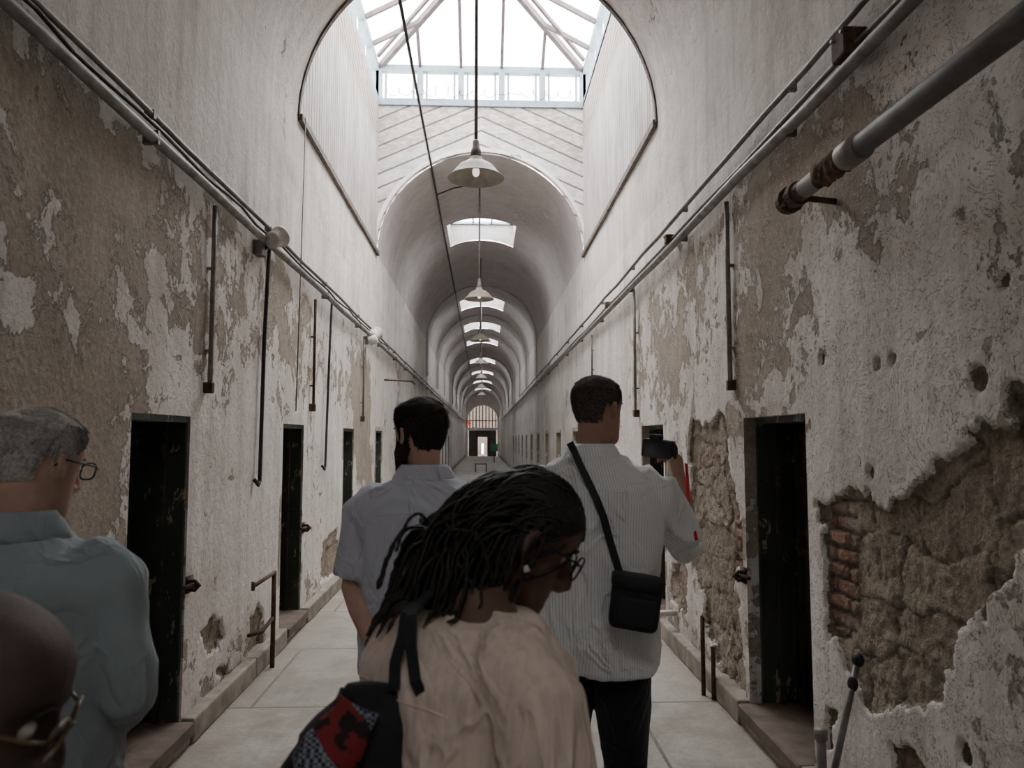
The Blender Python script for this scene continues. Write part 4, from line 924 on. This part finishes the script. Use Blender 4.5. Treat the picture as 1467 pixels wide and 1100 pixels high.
q=[hit(983,664,1,2.78),hit(985,690,1,2.73),hit(986,715,1,2.67),hit(988,740,1,2.61),hit(995,762,1,2.58),hit(998,774,1,2.58)]
ribbon(q,.013,.003,[Vector((.3,-1,0))]*len(q),mb); mb.build('wrist_strap',RED,t)
# ---- tote
bt=hit(492,1046,1,1.08)
t=thing('tote_bag','black tote bag with small red and checked woven panel behind the woman','bag',tuple(bt))
Rt=Matrix.Rotation(math.radians(18),3,'Z')@Matrix.Rotation(math.radians(28),3,'Y')
def sack(mb,c,M3,w,d,h,seed):
    rings=[]
    for i in range(25):
        f=i/24; k=.66+.5*f**.8 if f<.8 else .66+.5*.8**.8-(f-.8)*.2; z=h/2-f*h; ring=[]
        dk=(.18+.95*math.sin(min(1,f*1.1)*math.pi*.62))
        for q in range(56):
            a=2*math.pi*q/56; x=math.copysign(abs(math.cos(a))**.55,math.cos(a))*w/2*k; y=math.copysign(abs(math.sin(a))**.7,math.sin(a))*d/2*dk
            v=Vector((x*14+seed,y*14,z*12)); nz=noise.noise(v)*.012+max(0,1-abs(noise.noise(v*.8))*4)*.010; zz=z+((.022*math.cos(a)-.012) if i<3 else 0)
            ring.append(c+M3@Vector((x+nz,y+nz,zz)))
        rings.append(ring)
    mb.loft(rings)
g=G('black_canvas'); g.bump(g.noise(200,3),.3,.003); CANV=g.fin((.014,.014,.016),.85)
mb=MB(); sack(mb,bt+Vector((0,.0,-.10)),Rt,.22,.10,.36,2); mb.build('bag_body',CANV,t,True)
g=G('checked_weave'); X,Y,Z=g.sep()
ck=g.n('ShaderNodeTexChecker',{'Vector':g.tc,'Color1':(.20,.215,.26,1),'Color2':(.015,.015,.035,1),'Scale':190.}).outputs[0]
zz=g.math('ADD',g.math('MULTIPLY',X,1.2),Z); red=g.mix(g.mr(g.noise(40,3),.49,.53),(.18,.013,.016),(.015,.006,.007))
col=g.mix(g.math('GREATER_THAN',g.math('FRACT',g.math('MULTIPLY',g.math('ADD',zz,.02),6.5)),.55),red,ck); WEAVE=g.fin(col,.85)
mb=MB(); vs=[];fs=[]
for r_ in range(19):
    for c_ in range(13):
        f=.08+.92*r_/18; k=.66+.5*f**.8 if f<.8 else .66+.5*.8**.8-(f-.8)*.2
        a=math.radians(270-2-72*(1-c_/12)) ; z=.36/2-.02-f*.34; dk=(.18+.95*math.sin(min(1,(f*.93+.06)*1.1)*math.pi*.62))
        x=math.copysign(abs(math.cos(a))**.55,math.cos(a))*.11*k; y=math.copysign(abs(math.sin(a))**.7,math.sin(a))*.05*dk
        v=Vector((x*14+2,y*14,z*12)); nz=noise.noise(v)*.012+max(0,1-abs(noise.noise(v*.8))*4)*.010
        vs.append(bt+Vector((0,0,-.10))+Rt@Vector((x+nz-.005,y+nz-.010,z)))
for r_ in range(18):
    for c_ in range(12): k=r_*13+c_; fs.append((k,k+1,k+14,k+13))
mb.add(vs,fs)
o=mb.build('woven_panel',WEAVE,t,True); m=o.modifiers.new('s','SOLIDIFY'); m.thickness=.004
TE=bvh(E_.top,E_)
sh=onback(TE,590,880,1.1,.014) or hit(590,880,1,1.12); s2=onback(TE,604,862,1.12,.014) or hit(604,862,1,1.16)
for dx,dy in ((.0,-.012),(-.05,.012)):
    pA=bt+Vector((0,0,-.10))+Rt@Vector((.04+dx,-.025+dy,.165)); mb=MB()
    q=[pA,pA.lerp(sh,.35)+Vector((-.008,-.012+dy,.0)),pA.lerp(sh,.7)+Vector((-.006,-.012+dy,0)),sh+Vector((-abs(dx)*.2,dy*.6,0)),s2+Vector((0,dy,0)),s2+Vector((.02,.08+dy,.01)),s2+Vector((.0,.16,-.06))]
    ribbon(q,.016,.005,[Vector((-.3,-1,.3))]*5+[Vector((0,0,1))]*2,mb); mb.build('strap',CANV,t)

# ---------------------------------------------------------------- light
w=bpy.data.worlds.new('World'); SC.world=w; w.use_nodes=True; nt=w.node_tree; bg=nt.nodes['Background']; bg.inputs[0].default_value=(1,.968,.945,1); bg.inputs[1].default_value=17.5
def portal(x,y,z,sx,sy):
    l=bpy.data.lights.new('portal','AREA'); l.shape='RECTANGLE'; l.size=sx; l.size_y=sy; l.cycles.is_portal=True
    o=bpy.data.objects.new('skylight_portal',l); COL.objects.link(o); o.location=(x,y,z)
portal(XC,(YW0+YW1)/2,ZW-.06,R*2,YW1-YW0)
for (a,b) in [BACK_FILL]+SKY[:5]: portal(XC,(a+b)/2,6.26,1.36,b-a)
st(MB().add([(WL-.1,-6,0),(WR+.1,-6,0),(WR+.1,-6,6.2),(WL-.1,-6,6.2)],[(0,1,2,3)]).build('wall_back',M['vault']),'back wall behind the camera')
cam=bpy.data.cameras.new('Camera'); co=bpy.data.objects.new('Camera',cam); COL.objects.link(co); co.location=CAM; co.rotation_euler=(math.pi/2+TH,0,-PS)
cam.sensor_width=36; cam.lens=F/1467*36; cam.clip_start=.02; cam.clip_end=300; cam.dof.use_dof=True; cam.dof.focus_distance=6.; cam.dof.aperture_fstop=5.6
SC.camera=co
